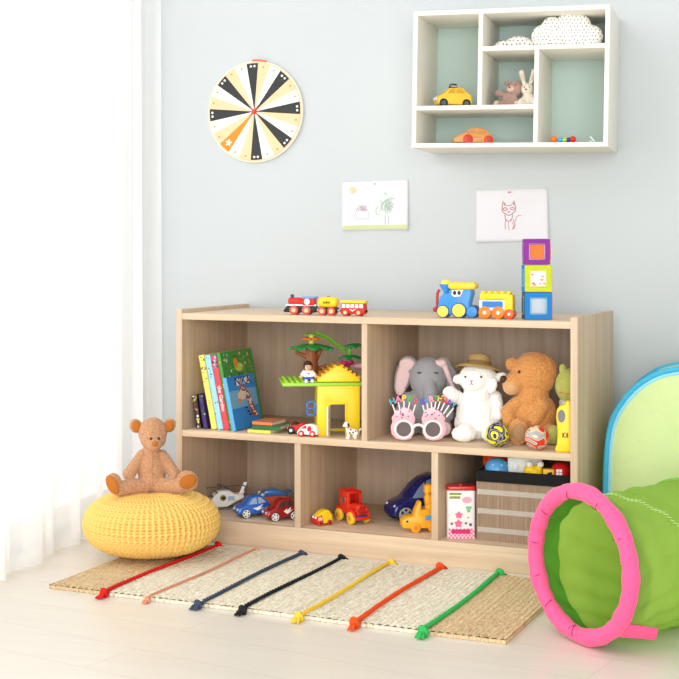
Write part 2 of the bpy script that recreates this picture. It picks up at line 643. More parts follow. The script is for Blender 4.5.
RCR = rug_mat('cream_wool_weave', (250, 241, 220), (236, 219, 188), .14)
RTN = rug_mat('jute_weave', (234, 207, 164), (216, 183, 138), .16)
o = rug_piece(0, CORDU[0], RTN)
o['label'] = 'natural jute end section'
o = rug_piece(CORDU[0], CORDU[-1], RCR)
o['label'] = 'cream middle section'
o = rug_piece(CORDU[-1], RL, RTN)
o['label'] = 'natural jute end section'
CC = [('red', (214, 40, 36), .0050), ('salmon', (222, 150, 118), .0034), ('slate blue', (70, 82, 100), .0048), ('charcoal', (40, 42, 46), .0048), ('yellow', (238, 200, 70), .0050), ('orange red', (232, 84, 36), .0056), ('green', (60, 180, 90), .0056)]
for u, (cn, cc, rr) in zip(CORDU, CC):
    m = mat('rope_' + cn.replace(' ', '_'), cc, .85, spec=.1, bump=(400, .6))
    mb = MB()
    y0, y1 = -.262, .252
    n = 150
    for s in (0, PI):
        pts = []
        for i in range(n + 1):
            t = i / n
            y = y0 + (y1 - y0) * t
            a = (y - y0) / .013 * PI + s
            xx = u + .004 * math.sin(t * 5 + u * 20)
            over = RT + .0015 if abs(y) < RWD - .002 else RT - .0015
            pts.append((xx + rr * .34 * math.cos(a), y, over + rr * .72 + rr * .34 * math.sin(a)))
        mb.tube(pts, rr * .66, 7)
    cord = mb.build('rope_cord', m, rug, ang=180)
    cord['label'] = cn + ' rope stripe'
    for ye, sg in ((y0, -1), (y1, 1)):
        kn = MB()
        rk = rr * 1.9
        kn.ell((u, ye, rk), (rk, rk * 1.2, rk), u=14, v=10)
        kn.torus((u, ye, rk), rk * .8, rk * .5, axis=(.5, 1, .3), n=16, k=8)
        rnd = random.Random(int(u * 997) + sg)
        for q in range(7):
            dx = rnd.uniform(-.8, .8)
            kn.tube([(u, ye, rk), (u + dx * rk * .8, ye + sg * rk * 1.4, rk * rnd.uniform(.4, 1.1)), (u + dx * rk * 1.2, ye + sg * rk * rnd.uniform(2.0, 2.7), rk * .35)], [rk * .35, rk * .33, rk * .16], 6)
        kn.build('knot', m, cord, ang=180)

# ================================================================== pouf
PK = .00246
PC = cp(.052, -.205, 0)
pf = thing('knitted_pouf', 'round yellow chunky-knit floor pouf half on the rug', 'pouf', PC, 0)
PM = mat('yellow_cotton_knit', (246, 206, 118), .85, spec=.15, bump=(500, .35))
PR, PHh = .168, .158
NC, NR, Q = 70, 36, 8
nu, nv = NC * Q, NR * Q
mb = MB()
th = np.arange(nu) / nu * 2 * PI
ss = np.linspace(0, 1, nv)
TH, S = np.meshgrid(th, ss)
# meridian: squashed super-ellipse from top centre to bottom centre
ph = S * PI
ex = .78
rr_ = PR * np.abs(np.sin(ph)) ** ex
zz_ = np.sign(np.cos(ph)) * np.abs(np.cos(ph)) ** .92 * PHh / 2
row = S * NR
colp = TH / (2 * PI) * NC + .25 * np.sin(row * PI)
bx_ = np.abs(np.sin(colp * PI))            # ridge between columns
par = (np.floor(row) % 2) * .5
fx = (colp + par) % 1 - .5
fy = row % 1 - .5
hole = np.exp(-((fx / .23) ** 2 + (fy / .25) ** 2))
amp = .0092 * np.clip(rr_ / PR * 1.6, 0, 1)
disp = amp * (.22 * (1 - bx_) - 1.55 * hole + .10 * np.cos(2 * PI * fy))
nr, nz = np.sin(ph), np.cos(ph)
ln = np.sqrt((nr / PR) ** 2 + (nz / (PHh / 2)) ** 2)
nr, nz = nr / PR / ln, nz / (PHh / 2) / ln
R2 = rr_ + disp * nr
Z2 = zz_ + disp * nz - .004 * np.exp(-(rr_ / .03) ** 2) * (S < .5)
vx, vy = R2 * np.cos(TH), R2 * np.sin(TH)
Z2 = Z2 - Z2.min()
co = np.stack([vx, vy, Z2], -1).reshape(-1, 3)
me = bpy.data.meshes.new('knit_cover')
idx = np.arange(nu * nv).reshape(nv, nu)
a_, b_, c_, d_ = idx[:-1], np.roll(idx, -1, 1)[:-1], np.roll(idx, -1, 1)[1:], idx[1:]
fc = np.stack([d_, c_, b_, a_], -1).reshape(-1, 4)
me.from_pydata(co.tolist(), [], fc.tolist())
me.materials.append(PM)
me.polygons.foreach_set('use_smooth', [True] * len(me.polygons))
o = bpy.data.objects.new('knit_cover', me)
COL.objects.link(o)
o.parent = pf
o.location = (0, 0, .0095)
PTOP = .0095 + float(Z2.max())

# ================================================================== teddy on the pouf
def fur(name, c, v=.18, sc=1.2, bump=1.0):
    return mat(name, c, .95, spec=.08, bump=(sc, bump), var=(sc * .7, v), sheen=.3)


p = Vector(PC)
p.z = PTOP - .007
tk = depth(p) / F
ted = thing('teddy_bear', 'tan curly teddy bear sitting on the yellow pouf', 'teddy bear', p, face(151), tk * 1.05)
TF = fur('curly_tan_plush', (200, 150, 112), .3, 1.1)
TS = mat('caramel_suede', (186, 112, 46), .9, spec=.1, bump=(2, .2))
mb = MB()
mb.ell((0, 0, 22), (13.5, 11.5, 21), (-.05, 0, 0)).ell((0, -1, 13), (13, 12, 12))
mb.ell((.8, -1, 57), (13.6, 12.5, 15.2)).ell((1.2, -5, 52), (12.4, 10, 10)).ell((2.4, -13, 48), (7, 7, 6.4))
mb.cap((-9, -1, 37), (-21, -7, 20), 5.2, 6.3).cap((10, -1, 36), (21, -6, 19), 5.2, 6)
mb.cap((-7, -6, 8), (-30, -17, 8), 8, 7.2).cap((8, -6, 8), (28, -17, 9), 8, 7.5)
mb.ell((-34, -19, 13), (7, 6, 11), (0, -.45, .5)).ell((33, -20, 14), (10.5, 6, 10), (0, .5, -.2))
mb.cap((0, 0, 38), (0, -1, 46), 8, 8)
for s in (-1, 1):
    mb.ell((.8 + s * 16, 1, 64), (6, 3.8, 7), (0, s * .3, 0))
plush('body', mb, TF, ted, vox=.75, disp=1.5, dsc=1.5, smooth=3)
for s in (-1, 1):
    MB().ell((.8 + s * 15.5, -2.2, 63.6), (4.4, 2, 5.6), (0, s * .3, 0)).build('ear_lining', TS, ted)
    MB().ell((-.8 if s < 0 else 6.2, -14.8 if s < 0 else -14.2, 53.6), 1.5).build('eye', EYE, ted)
MB().ell((2.8, -20, 49.6), (3, 1.8, 2.4)).build('nose', TS, ted)
MB().ell((-36.5, -24.5, 13), (5.4, 2.2, 9.6), (0, -.5, -.35)).build('foot_pad', TS, ted)
MB().ell((33.5, -25.8, 14.5), (8.4, 2.2, 6.6), (0, -.35, .08)).build('foot_pad', TS, ted)
MB().tube([(0, -13.4 + abs(z - 22) * .06, z) for z in range(10, 38, 3)], .35, 6).build('belly_seam', mat('seam_thread', (190, 150, 115), .9), ted)
# ================================================================== prize wheel on the wall
wc = wallp(256, 112)
wk = depth(wc) / F
wheel = thing('spinning_wheel', 'round wooden prize wheel with black and orange wedges hung on the wall', 'wheel', (wc.x, 0, wc.z), 0, wk)
WR = 49.5
LW = mat('pale_birch', (238, 204, 160), .55, var=(.12, .05))
WHS = mat('white_wedge', (246, 243, 238), .55)
BLW = mat('black_wedge', (44, 46, 48), .55)
ORW = mat('orange_wedge', (246, 140, 24), .5)
TIN = mat('tan_mark', (188, 150, 110), .6)
mb = MB()
mb.m(0).cyl((0, -.5, 0), (0, -4, 0), WR, n=96)
o = mb.build('backing_disc', LW, wheel, bevel=.3)
mb = MB()
for i in range(24):
    a0 = math.radians(-10.2 + 15 * i)
    kind = i % 3
    mi = {0: 2, 1: 0, 2: 1}[kind]
    if i == 15:
        mi = 3
    arc = [(math.sin(a0 + math.radians(15) * t / 6) * (WR - 1.2), math.cos(a0 + math.radians(15) * t / 6) * (WR - 1.2)) for t in range(7)]
    mb.m(mi).prism([(0, 0)] + arc, -4.05, -4.35)
    am = a0 + math.radians(7.5)
    mx_, mz_ = math.sin(am) * (WR - 4.5), math.cos(am) * (WR - 4.5)
    if mi in (0, 1):
        mb.m(4).prism(disc(mx_, mz_, 1.1, n=10), -4.3, -4.6)
    elif mi == 2:
        for dd in (-.035, .05):
            mb.m(1).prism(disc(math.sin(am + dd) * (WR - 4.2), math.cos(am + dd) * (WR - 4.2), 1.25, n=6), -4.3, -4.6)
    else:
        mb.m(1).prism(star(math.sin(am) * 41, math.cos(am) * 41, 4.2, ph=.2), -4.3, -4.6)
mb.build('wheel_face', [LW, WHS, BLW, ORW, TIN], wheel, ang=20)
MB().torus((0, -2.2, 0), WR, 1.5, n=90, k=10).build('rim', mat('pale_gold_rim', (240, 232, 214), .4), wheel)
hb = MB().cyl((0, -4, 0), (0, -6, 0), 2.6).build('hub', RED, wheel, bevel=.3)
MB().prism([(-1, .5), (5, 6), (1, -.5), (-5, -5.5)], -6, -6.8).build('pointer', mat('red_orange_pointer', (236, 78, 40), .4), hb)
MB().tube([(math.sin(a) * (WR + 1.6), -4, math.cos(a) * (WR + 1.6)) for a in [(-.05 + .03 * i) for i in range(11)]], .9, 8).build('hanging_cord', mat('coral_cord', (226, 120, 84), .7), wheel)

# ================================================================== drawings
PAP = mat('drawing_paper', (222, 222, 227), .8, spec=.1)
PENS = {k: mat('crayon_' + k, v, .9, spec=.05) for k, v in dict(yellow=(228, 216, 170), pink=(192, 158, 172), green=(172, 196, 180), lime=(206, 216, 168), brown=(172, 110, 98), red=(210, 124, 124), grey=(178, 188, 198)).items()}


def drawing(corners, label, draw, pin):
    P = [wallp(x, y) for x, y in corners]      # TL TR BR BL
    c = sum(P, Vector()) / 4
    k = depth(c) / F
    t = thing('childs_drawing', label, 'drawing', (c.x, .0004, c.z), 0, k, group='drawings pinned to the wall')
    L = [((q.x - c.x) / k, (q.z - c.z) / k) for q in P]

    def pt(u, v):
        a = (L[0][0] * (1 - u) + L[1][0] * u, L[0][1] * (1 - u) + L[1][1] * u)
        b = (L[3][0] * (1 - u) + L[2][0] * u, L[3][1] * (1 - u) + L[2][1] * u)
        return a[0] * (1 - v) + b[0] * v, a[1] * (1 - v) + b[1] * v

    def dep(u, v):
        return -.12 - 1.5 * (abs(2 * u - 1) ** 3) * (.3 + .7 * v) - .5 * v
    mb = MB()
    mb.grid(lambda a, b: Vector((pt(a, b)[0], dep(a, b), pt(a, b)[1])), 24, 16)
    mb.build('paper_sheet', PAP, t, ang=180, solid=.2)

    def stroke(pts, pen, r=.4, name='crayon_line'):
        q = []
        for u, v in pts:
            x_, z_ = pt(u, v)
            q.append((x_, dep(u, v) - .22, z_))
        s_ = MB().tube(q, r, 5)
        s_.bm.transform(Matrix.Identity(4))
        return s_
    allm = list(PENS)
    mb2 = MB()
    mb2_st = []
    for pts, pen, r in draw:
        q = [(pt(u, v)[0], dep(u, v) - .3, pt(u, v)[1]) for u, v in pts]
        mb2.m(allm.index(pen))
        mb2.tube(q, r, 5)
    mb2.build('crayon_lines', [PENS[a] for a in allm], t)
    x_, z_ = pt(pin[0], pin[1])
    MB().ell((x_, -1.2, z_), (.7 if pin[2] == 'dot' else 2.0, .7, .7)).build('pin', GREY if pin[2] == 'dot' else PENS['red'], t)
    return t


def ring(cx, cy, rx, ry, n=14, a0=0, a1=360):
    return [(cx + rx * math.cos(math.radians(a0 + (a1 - a0) * i / n)), cy + ry * math.sin(math.radians(a0 + (a1 - a0) * i / n))) for i in range(n + 1)]


rnd = random.Random(4)
d1_ = [(ring(.16, .17, .05, .06), 'yellow', .7), (ring(.16, .17, .02, .03), 'yellow', .9)]
for i in range(5):
    d1_.append(([(.21 + .035 * i, .6 - .0 * i), (.27 + .02 * i, .48 + .02 * (i % 2)), (.3 + .02 * i, .6)], 'pink', .35))
d1_.append(([(.2, .62), (.2, .76), (.4, .76), (.4, .62)], 'grey', .25))
for i in range(22):
    a, r0 = rnd.uniform(0, 6.28), rnd.uniform(.02, .15)
    cx, cy = .67 + r0 * math.cos(a), .5 + r0 * 1.4 * math.sin(a)
    d1_.append((ring(cx, cy, rnd.uniform(.02, .05), rnd.uniform(.04, .09), 8, rnd.uniform(0, 200), rnd.uniform(250, 420)), 'green', .35))
d1_ += [([(.65, .7), (.655, .88)], 'grey', .35), ([(.7, .7), (.705, .88)], 'grey', .35)]
for i in range(6):
    d1_.append(([(.01, .9 + .014 * i), (.3, .895 + .014 * i), (.7, .9 + .013 * i), (.99, .895 + .014 * i)], 'lime', .45))
drawing([(342.5, 182), (408.5, 180), (408.5, 230), (342.5, 231)], 'faint crayon drawing of a house, sun and green tree, pinned at the wheel side', d1_, (.5, .06, 'dot'))
d2_ = []
d2_ += [([(.36, .37), (.375, .22), (.425, .31), (.49, .31), (.53, .22), (.555, .36), (.545, .42), (.5, .47), (.455, .5), (.41, .47), (.365, .42), (.36, .37)], 'brown', .38)]
d2_ += [(ring(.405, .375, .03, .025), 'red', .5), (ring(.505, .37, .028, .022), 'red', .45), ([(.44, .42), (.455, .44), (.47, .42)], 'brown', .5)]
d2_ += [([(.385, .26), (.4, .31)], 'brown', .4), ([(.52, .25), (.53, .31)], 'brown', .4)]
d2_ += [([(.4, .48), (.405, .56), (.45, .62), (.5, .56), (.51, .48)], 'brown', .35), (ring(.455, .53, .05, .08, 12, 20, 200), 'red', .3)]
d2_ += [([(.41, .58), (.4, .68), (.41, .76)], 'brown', .3), ([(.45, .63), (.45, .75), (.47, .77)], 'red', .3), ([(.52, .58), (.54, .68), (.52, .76)], 'brown', .4), ([(.5, .62), (.52, .7), (.5, .76)], 'red', .3)]
d2_ += [([(.55, .62), (.56, .53), (.59, .5), (.63, .51)], 'brown', .25)]
drawing([(476.5, 190), (547.5, 188), (549, 241.5), (476.5, 242.5)], 'white sheet with a red and brown cat drawing, pinned above the block tower', d2_, (.47, .06, 'tape'))

# ================================================================== cube shelf on the wall
SX, SY, SZ = -.88548, -.23329, 1.0235
SW, SH, SD, ST = .5042, .354, .2332, .0112
CSH = mat('off_white_lacquer', (240, 237, 226), .5, spec=.3)
MINT = mat('mint_backboard', (186, 206, 199), .6, spec=.25)
shelf = thing('wall_cube_shelf', 'off-white five-compartment cube shelf with mint back high on the wall', 'shelf', (SX, SY, SZ))
for nm, c, d in (
        ('side_panel', (ST / 2, SD / 2, SH / 2), (ST, SD, SH)), ('side_panel', (SW - ST / 2, SD / 2, SH / 2), (ST, SD, SH)),
        ('top_panel', (SW / 2, SD / 2 + .0002, SH - ST / 2), (SW - 2 * ST, SD - .0004, ST)), ('bottom_panel', (SW / 2, SD / 2 + .0002, ST / 2), (SW - 2 * ST, SD - .0004, ST))):
    MB().box(c, d).build(nm, CSH, shelf, bevel=.0006)
AX, BX, Z1, Z2_ = .352 * SW, .640 * SW, .290 * SH, .713 * SH
dp = SD - .012
for nm, x0, x1, z0, z1 in (('divider', AX - ST / 2, AX + ST / 2, Z1 + ST / 2, SH - ST), ('divider', BX - ST / 2, BX + ST / 2, ST, Z2_ - ST / 2), ('shelf_board', ST, BX - ST / 2, Z1 - ST / 2, Z1 + ST / 2), ('shelf_board', AX + ST / 2, SW - ST, Z2_ - ST / 2, Z2_ + ST / 2)):
    MB().box(((x0 + x1) / 2, dp / 2 + .001, (z0 + z1) / 2), (x1 - x0, dp, z1 - z0)).build(nm, CSH, shelf, bevel=.0006)
MB().box((SW / 2, SD - .008, SH / 2), (SW - 2 * ST, .006, SH - 2 * ST)).build('back_panel', MINT, shelf)
ORG = Vector((SX, SY, 0))
NY = Vector((0, 1, 0))
ZB = [SZ + ST, SZ + Z1 + ST / 2, SZ + Z2_ + ST / 2]


def shelf_at(px, y, lvl):
    return at(px, y, ZB[lvl], ORG, NY)


def cloud(px, y, lvl, lobes, w2, label, flat=False):
    p, k = shelf_at(px, y, lvl)
    k *= 1.22 if flat else 1.1
    t = thing('cloud_cushion', label, 'cushion', p, face(px), k, group='dotted cloud cushions')
    mb = MB()
    for cx, cz, r in lobes:
        if flat:
            mb.ell((cx, 0, cz), (r * 1.9, w2, r))
        else:
            mb.ell((cx, 0, cz), (r, w2 * (.6 + .4 * r / 14), r))
    cl = fur('cloud_cotton', (250, 247, 240), .03, .5, .1)
    plush('cushion', mb, cl, t, vox=.7, smooth=5)
    return t, lobes


def dots(t, lobes, w2, n, seed, flat=False):
    """small printed dots lying on the cushion front"""
    rnd = random.Random(seed)
    mb = MB()
    pts = []
    x0, x1 = min(c[0] - c[2] * (1.9 if flat else 1) for c in lobes), max(c[0] + c[2] * (1.9 if flat else 1) for c in lobes)
    z1 = max(c[1] + c[2] for c in lobes)
    st = 3.5
    j = 0
    z = 1.2
    while z < z1:
        x = x0 + (st / 2 if j % 2 else 0)
        while x < x1:
            xx, zz = x + rnd.uniform(-.5, .5), z + rnd.uniform(-.5, .5)
            best = None
            for cx, cz, r in lobes:
                rx = r * (1.9 if flat else 1)
                ry = w2 if flat else w2 * (.6 + .4 * r / 14)
                q = ((xx - cx) / rx) ** 2 + ((zz - cz) / r) ** 2
                if q < .86:
                    yy = ry * math.sqrt(1 - q)
                    best = yy if best is None else max(best, yy)
            if best is not None:
                mb.ell((xx, -best + .25, zz), (.62, .55, .62), u=8, v=6)
            x += st
        z += st * .86
        j += 1
    mb.build('printed_dots', mat('dark_print', (52, 44, 48), .8), t)


L1 = [(-21, 11, 11), (-13, 19, 10.5), (4, 22, 13.5), (10, 20, 12), (22, 11, 10.5), (-8, 9, 9.2), (6, 10, 10.2), (14, 9, 9.2)]
L1 = [(x_, max(z_, r_ + .2), r_) for x_, z_, r_ in L1]
t, lb = cloud(566, .085, 2, L1, 9, 'large puffy white cloud cushion with dark dots on the cube shelf')
dots(t, lb, 9, 0, 5)
L2 = [(-8, 4.2, 4.0), (4, 6, 5.8), (10, 4.6, 4.4), (-13, 3, 2.5)]
t, lb = cloud(513.5, .09, 2, L2, 9, 'small flat dotted cloud cushion lying left of the big one', flat=True)
dots(t, lb, 9, 0, 6, flat=True)


# ---------------------------------------------------------------- generic toy car
def wheelset(t, wheels, hw, tyre, hub, wd=3.0, spokes=0, hub_r=.55):
    for (wx, wz, r) in wheels:
        for s in (-1, 1):
            y0, y1 = s * (hw - wd * .75), s * (hw + wd * .25)
            wo = MB().cyl((wx, y0, wz), (wx, y1, wz), r, n=28).build('wheel', tyre, t, bevel=r * .14)
            if hub is None:
                continue
            mb = MB()
            mb.cyl((wx, y1 - s * .5, wz), (wx, y1 + s * .25, wz), r * hub_r, n=20)
            if spokes:
                for q in range(spokes):
                    a = 2 * PI * q / spokes
                    mb.box((wx + math.cos(a) * r * .42, y1 + s * .1, wz + math.sin(a) * r * .42), (r * .75, .8, r * .26), (0, -a, 0))
                mb.torus((wx, y1 - s * .1, wz), r * .78, r * .1, n=24, k=6)
            mb.build('hub', hub, wo)


def car(name, label, cat, pl, rz, outline, hw, belt, tuck, paint, wheels, windows=(), tyre=BLACK, hub=SILVER, spokes=0, hub_r=.55, glass=DKGREY, bevel=1.2, extra=None, wd=3.0, group=None, body='body'):
    p, k = pl
    t = thing(name, label, cat, p, rz, k, group)
    zt = max(z for _, z in outline)

    def hf(z):
        return hw if z <= belt else hw * (1 - (1 - tuck) * (z - belt) / (zt - belt))
    MB().hull(outline, hf).build(body, paint, t, bevel=bevel, seg=3)
    for poly in windows:
        for s in (-1, 1):
            cx = sum(a for a, _ in poly) / len(poly)
            cz = sum(b for _, b in poly) / len(poly)
            mb = MB()
            mb.plate([(x, s * (hf(z) + .18), z) for x, z in poly], (0, -s * .6, 0))
            mb.build('side_window', glass, t)
    wheelset(t, wheels, hw, tyre, hub, wd, spokes, hub_r)
    if extra:
        extra(t, hf)
    return t


# taxi on the cube shelf
def taxi_extra(t, hf):
    sg = MB().prism([(-4.5, 19), (-3, 24.6), (3.6, 24.6), (5, 19)], -2, 2).build('roof_sign', BLACK, t, bevel=.7)
    for s in (-1, 1):
        text('roof_lettering', 'TAXI', 3.2, WHITE, sg, (.2, s * 2.15, 21.9), (PI / 2, 0, 0 if s < 0 else PI), .08)
    MB().cyl((-17.5, -4, 9), (-18.6, -4, 9), 1.6).cyl((-17.5, 4, 9), (-18.6, 4, 9), 1.6).build('headlamp', WHITE, t)


car('toy_taxi', 'yellow toy taxi with black roof sign on the wall cube shelf', 'toy car', shelf_at(453, .075, 1), face(453) + .28,
    [(-17, 3), (-17.5, 9), (-15, 12.5), (-10.5, 14), (-6, 19.4), (8, 20.2), (13, 15.5), (17, 12.8), (17.6, 3)], 10, 11, .78, mat('taxi_yellow_paint', (242, 196, 58), .35, coat=.3),
    [(-12, 4.3, 4.3), (11.5, 4.3, 4.3)], [[(-8, 14), (-5, 18.2), (0, 18.6), (0, 14)], [(1.2, 14), (1.2, 18.6), (7.4, 18.6), (11, 14.6)]], tyre=BLACK, hub=mat('taxi_hub', (90, 90, 92), .4), glass=mat('yellow_cut_window', (206, 160, 44), .4), extra=taxi_extra, bevel=1.4)
# wooden car
WCAR = wood('orange_beech', (226, 162, 92), (196, 126, 62), (.06, .5, .6), .4)
car('wooden_car', 'orange wooden toy car with red wheels, lowest left cube compartment', 'toy car', shelf_at(474, .075, 0), face(474) + .12,
    [(-20, 2.2), (-20.5, 5), (-17, 8.6), (-9, 11.5), (-4, 15.8), (5, 17), (12, 15), (18, 9), (20.5, 3), (20, 2)], 8.5, 6, .8, WCAR,
    [(-6, 5, 5), (14.5, 4.6, 4.6)], [[(-8, 11.2), (-3.6, 14.6), (2, 15.4), (1, 11.2)], [(3, 11.2), (4, 15.4), (10.8, 14), (13, 11)]], tyre=mat('red_painted_wood', (206, 58, 38), .4), hub=mat('dull_red_hub', (184, 66, 48), .5), hub_r=.35, glass=wood('amber_inlay', (206, 140, 74), (186, 120, 58), (.06, .5, .6)), bevel=1.6)

# plush bear and rabbit on the cube shelf
p, k = shelf_at(509, .085, 1)
t = thing('plush_bear', 'small taupe plush bear beside the rabbit on the cube shelf', 'plush toy', p, face(509), k * 1.3)
GB = fur('taupe_plush', (172, 142, 130), .12, 1.4, .8)
GBP = fur('beige_plush', (214, 186, 168), .1, 1.4, .6)
mb = MB()
mb.ell((0, 0, 6.5), (6.2, 5, 6.8)).ell((4, -1, 14.5), (6.6, 5.6, 6.2), (0, -.2, 0)).cap((-3, -2, 9), (-8, -4, 11), 2, 2.6)
mb.cap((4, -3, 9), (6, -5, 3.5), 1.9, 2.1).cap((-3, -3, 2.6), (-9, -7, 2.5), 2.6, 2.6).cap((3, -3, 2.6), (6, -8, 2.6), 2.5, 2.5)
mb.ell((-1.6, 0, 19), (2, 1.4, 2)).ell((9.4, 0, 18), (2, 1.4, 2.4))
plush('body', mb, GB, t, vox=.42, disp=.5, dsc=1, smooth=3)
MB().ell((1.2, -5.8, 14), (3, 2.2, 2.6)).build('muzzle', GBP, t)
MB().ell((.4, -7.9, 15), (.9, .5, .7)).build('nose', mat('brown_nose', (110, 76, 66), .6), t)
for ex in (-1.2, 4):
    MB().ell((ex + 1, -6, 17), .55).build('eye', EYE, t)
for c in ((-9.4, -8.6, 2.6), (6.2, -10, 2.7)):
    MB().ell(c, (2.0, .9, 2.1)).build('foot_pad', GBP, t)
p, k = shelf_at(528.5, .085, 1)
t = thing('plush_rabbit', 'small cream plush rabbit with long ears on the cube shelf', 'plush toy', p, face(527), k * 1.17)
RB = fur('cream_plush', (224, 216, 198), .08, 1.4, .7)
mb = MB()
mb.ell((0, 0, 6.5), (5.8, 5, 7)).ell((-1, -1, 15.5), (5.2, 4.6, 5.6)).cap((-3.6, -1, 20), (-6, 0, 30), 1.7, 2.4).cap((1.6, -1, 20), (4.6, 0, 31), 1.7, 2.5)
mb.cap((-3, -3, 8), (-6.6, -6, 5), 1.7, 1.9).cap((3, -3, 8), (5.4, -6, 4.6), 1.7, 1.9).cap((-2.5, -3, 2.6), (-7, -8, 2.7), 2.6, 2.7).cap((2.5, -3, 2.6), (5.4, -8, 2.7), 2.6, 2.7)
plush('body', mb, RB, t, vox=.42, disp=.4, dsc=1, smooth=3)
for a, b in (((-4.3, -1.9, 22.5), (-5.9, -1.9, 29)), ((2.4, -1.9, 22.5), (4.4, -1.9, 29.5))):
    MB().tube([a, tuple((Vector(a) + Vector(b)) / 2), b], [.7, 1.1, .7], 8).build('ear_lining', GBP, t)
MB().ell((-2.0, -5.6, 15), (.9, .5, .7)).build('nose', mat('brown_nose', (110, 76, 66), .6), t)
for ex in (-3.4, .8):
    MB().ell((ex, -5, 17), .55).build('eye', EYE, t)
# bead toy
p, k = shelf_at(563.5, .06, 0)
t = thing('bead_toy', 'string of colourful wooden beads on the cube shelf floor', 'toy', p, face(563), k * 1.12)
MB().box((0, 0, .8), (24, 4, 1.6)).build('base', mat('red_wood_base', (200, 60, 44), .5), t, bevel=.6)
for x_, r_, m_ in ((-7.5, 3, ORANGE), (-2, 2.4, SKYB), (2, 2.4, LIME), (5.4, 2.3, mat('indigo_bead', (52, 60, 140), .35)), (9.2, 2.9, RED)):
    MB().ell((x_, 0, 1.4 + r_), (r_, r_, r_)).build('bead', m_, t)
p, k = shelf_at(592, .05, 0)
t = thing('bent_clip', 'pale aqua bent plastic clip on the cube shelf by the beads', 'toy', p, face(592), k)
AQ = mat('pale_aqua_plastic', (214, 238, 234), .35)
MB().tube([(-1.5, 0, 7.6), (2, 0, 4.2), (4.6, 0, .9), (1.6, 0, .8), (-1.8, 0, 3.2)], .8, 8).build('clip_loop', AQ, t, sub=1)

# the cube shelf hangs a touch crooked, with everything in it
bpy.context.view_layer.update()
_c = Vector((SX + SW / 2, SY + SD / 2, SZ + SH / 2))
ROLL = Matrix.Translation(_c) @ Matrix.Rotation(math.radians(1.0), 4, 'Y') @ Matrix.Translation(-_c)
for o in list(COL.objects):
    if o.parent is None and o.name.split('.')[0] in ('wall_cube_shelf', 'cloud_cushion', 'toy_taxi', 'wooden_car', 'plush_bear', 'plush_rabbit', 'bead_toy', 'bent_clip'):
        Mw = ROLL @ o.matrix_world
        o.location = Mw.to_translation()
        o.rotation_euler = Mw.to_euler()
# ================================================================== things on top of the bookcase
def on(px, w, lvl):
    return at(px, w, {'top': TOP_Z, 'mid': MID_Z, 'low': LOW_Z}[lvl])


PNKW = mat('rose_red_wheel', (214, 84, 72), .4)
GOLD = mat('pale_gold_hub', (238, 206, 150), .45)
TRG = 'wooden train on top of the bookcase'


def train_wheels(t, xs, r, hw, m, hubm):
    for x_, rr in xs:
        for s in (-1, 1):
            wo = MB().cyl((x_, s * (hw - 1.6), rr), (x_, s * (hw + .4), rr), rr, n=26).build('wheel', m, t, bevel=.4)
            MB().cyl((x_, s * (hw + .2), rr), (x_, s * (hw + .7), rr), rr * .5, n=18).build('hub', hubm, wo)


p, k = on(301, .055, 'top')
rz = CASE_A + .06
t = thing('toy_locomotive', 'small red wooden locomotive with blue roof leading the train', 'toy train', p, rz, k, TRG)
MB().prism([(-17, 2.4), (-17.5, 4), (-13.5, 9), (16, 9), (17.5, 6.5), (17.5, 3), (16, 2.4)], -4.4, 4.4).build('chassis', BLACK, t, bevel=.6)
MB().box((1, 0, 9.6), (32, 8, 1.6)).build('running_board', WHITE, t, bevel=.3)
MB().cyl((-12.5, 0, 13), (4, 0, 13), 4.2).box((-4, 0, 11.6), (16.5, 7.6, 3)).build('boiler', RED, t, bevel=.5)
cb = MB().box((9.5, 0, 13), (12, 9, 7)).build('cab', RED, t, bevel=.5)
for s in (-1, 1):
    MB().cyl((8.2, s * 4.4, 13.2), (8.2, s * 4.8, 13.2), 3.0).build('cab_window', WHITE, cb)
MB().box((9.5, 0, 17.4), (14.6, 10, 2)).build('roof', SKYB, t, bevel=.7)
MB().cyl((-9.5, 0, 16.5), (-9.5, 0, 19), 1.3, 1.9).ell((-9.5, 0, 19.4), (1.9, 1.9, 1)).build('chimney', mat('slate_blue_wood', (60, 82, 120), .45), t)
MB().cyl((17, 0, 5.5), (19.3, 0, 5.5), 1.2).build('coupling', SILVER, t)
train_wheels(t, ((-6, 4.6), (7.5, 4.6)), 4.6, 5, PNKW, GOLD)
p, k = on(328.5, .05, 'top')
t = thing('toy_tank_wagon', 'yellow barrel tank wagon, middle of the small wooden train', 'toy train', p, rz, k, TRG)
MB().prism([(-9.5, 3), (-10, 8), (10, 8), (9.5, 3)], -4, 4).build('chassis', BLACK, t, bevel=.5)
MB().lathe([(0, -10.4), (3, -10.2), (4.6, -9), (5.4, -6), (5.6, 0), (5.4, 6), (4.6, 9), (3, 10.2), (0, 10.4)], M=Matrix.Translation((0, 0, 13)) @ Matrix.Rotation(PI / 2, 4, 'Y')).build('tank', YEL, t)
MB().cyl((0, 0, 18), (0, 0, 19.6), 1.6).build('filler_cap', mat('grey_wood_cap', (150, 140, 120), .5), t, bevel=.3)
MB().prism([(-4, 12), (-3.4, 14.6), (-1.6, 13), (0, 15), (1.4, 13), (3, 14.8), (3.6, 12)], -5.9, -5.2).build('tank_mark', mat('brown_print', (140, 100, 30), .6), t)
for s in (-1, 1):
    MB().cyl((s * 9.8, 0, 5), (s * 12, 0, 5), 1.2).build('coupling', SILVER, t)
train_wheels(t, ((-5.5, 4.2), (4.5, 4.2)), 4.2, 4.6, PNKW, GOLD)
p, k = on(354, .045, 'top')
t = thing('toy_passenger_wagon', 'red passenger wagon with yellow roof at the tail of the wooden train', 'toy train', p, rz, k, TRG)
MB().box((0, 0, 7.4), (25, 9, 10.6)).build('body', RED, t, bevel=.6)
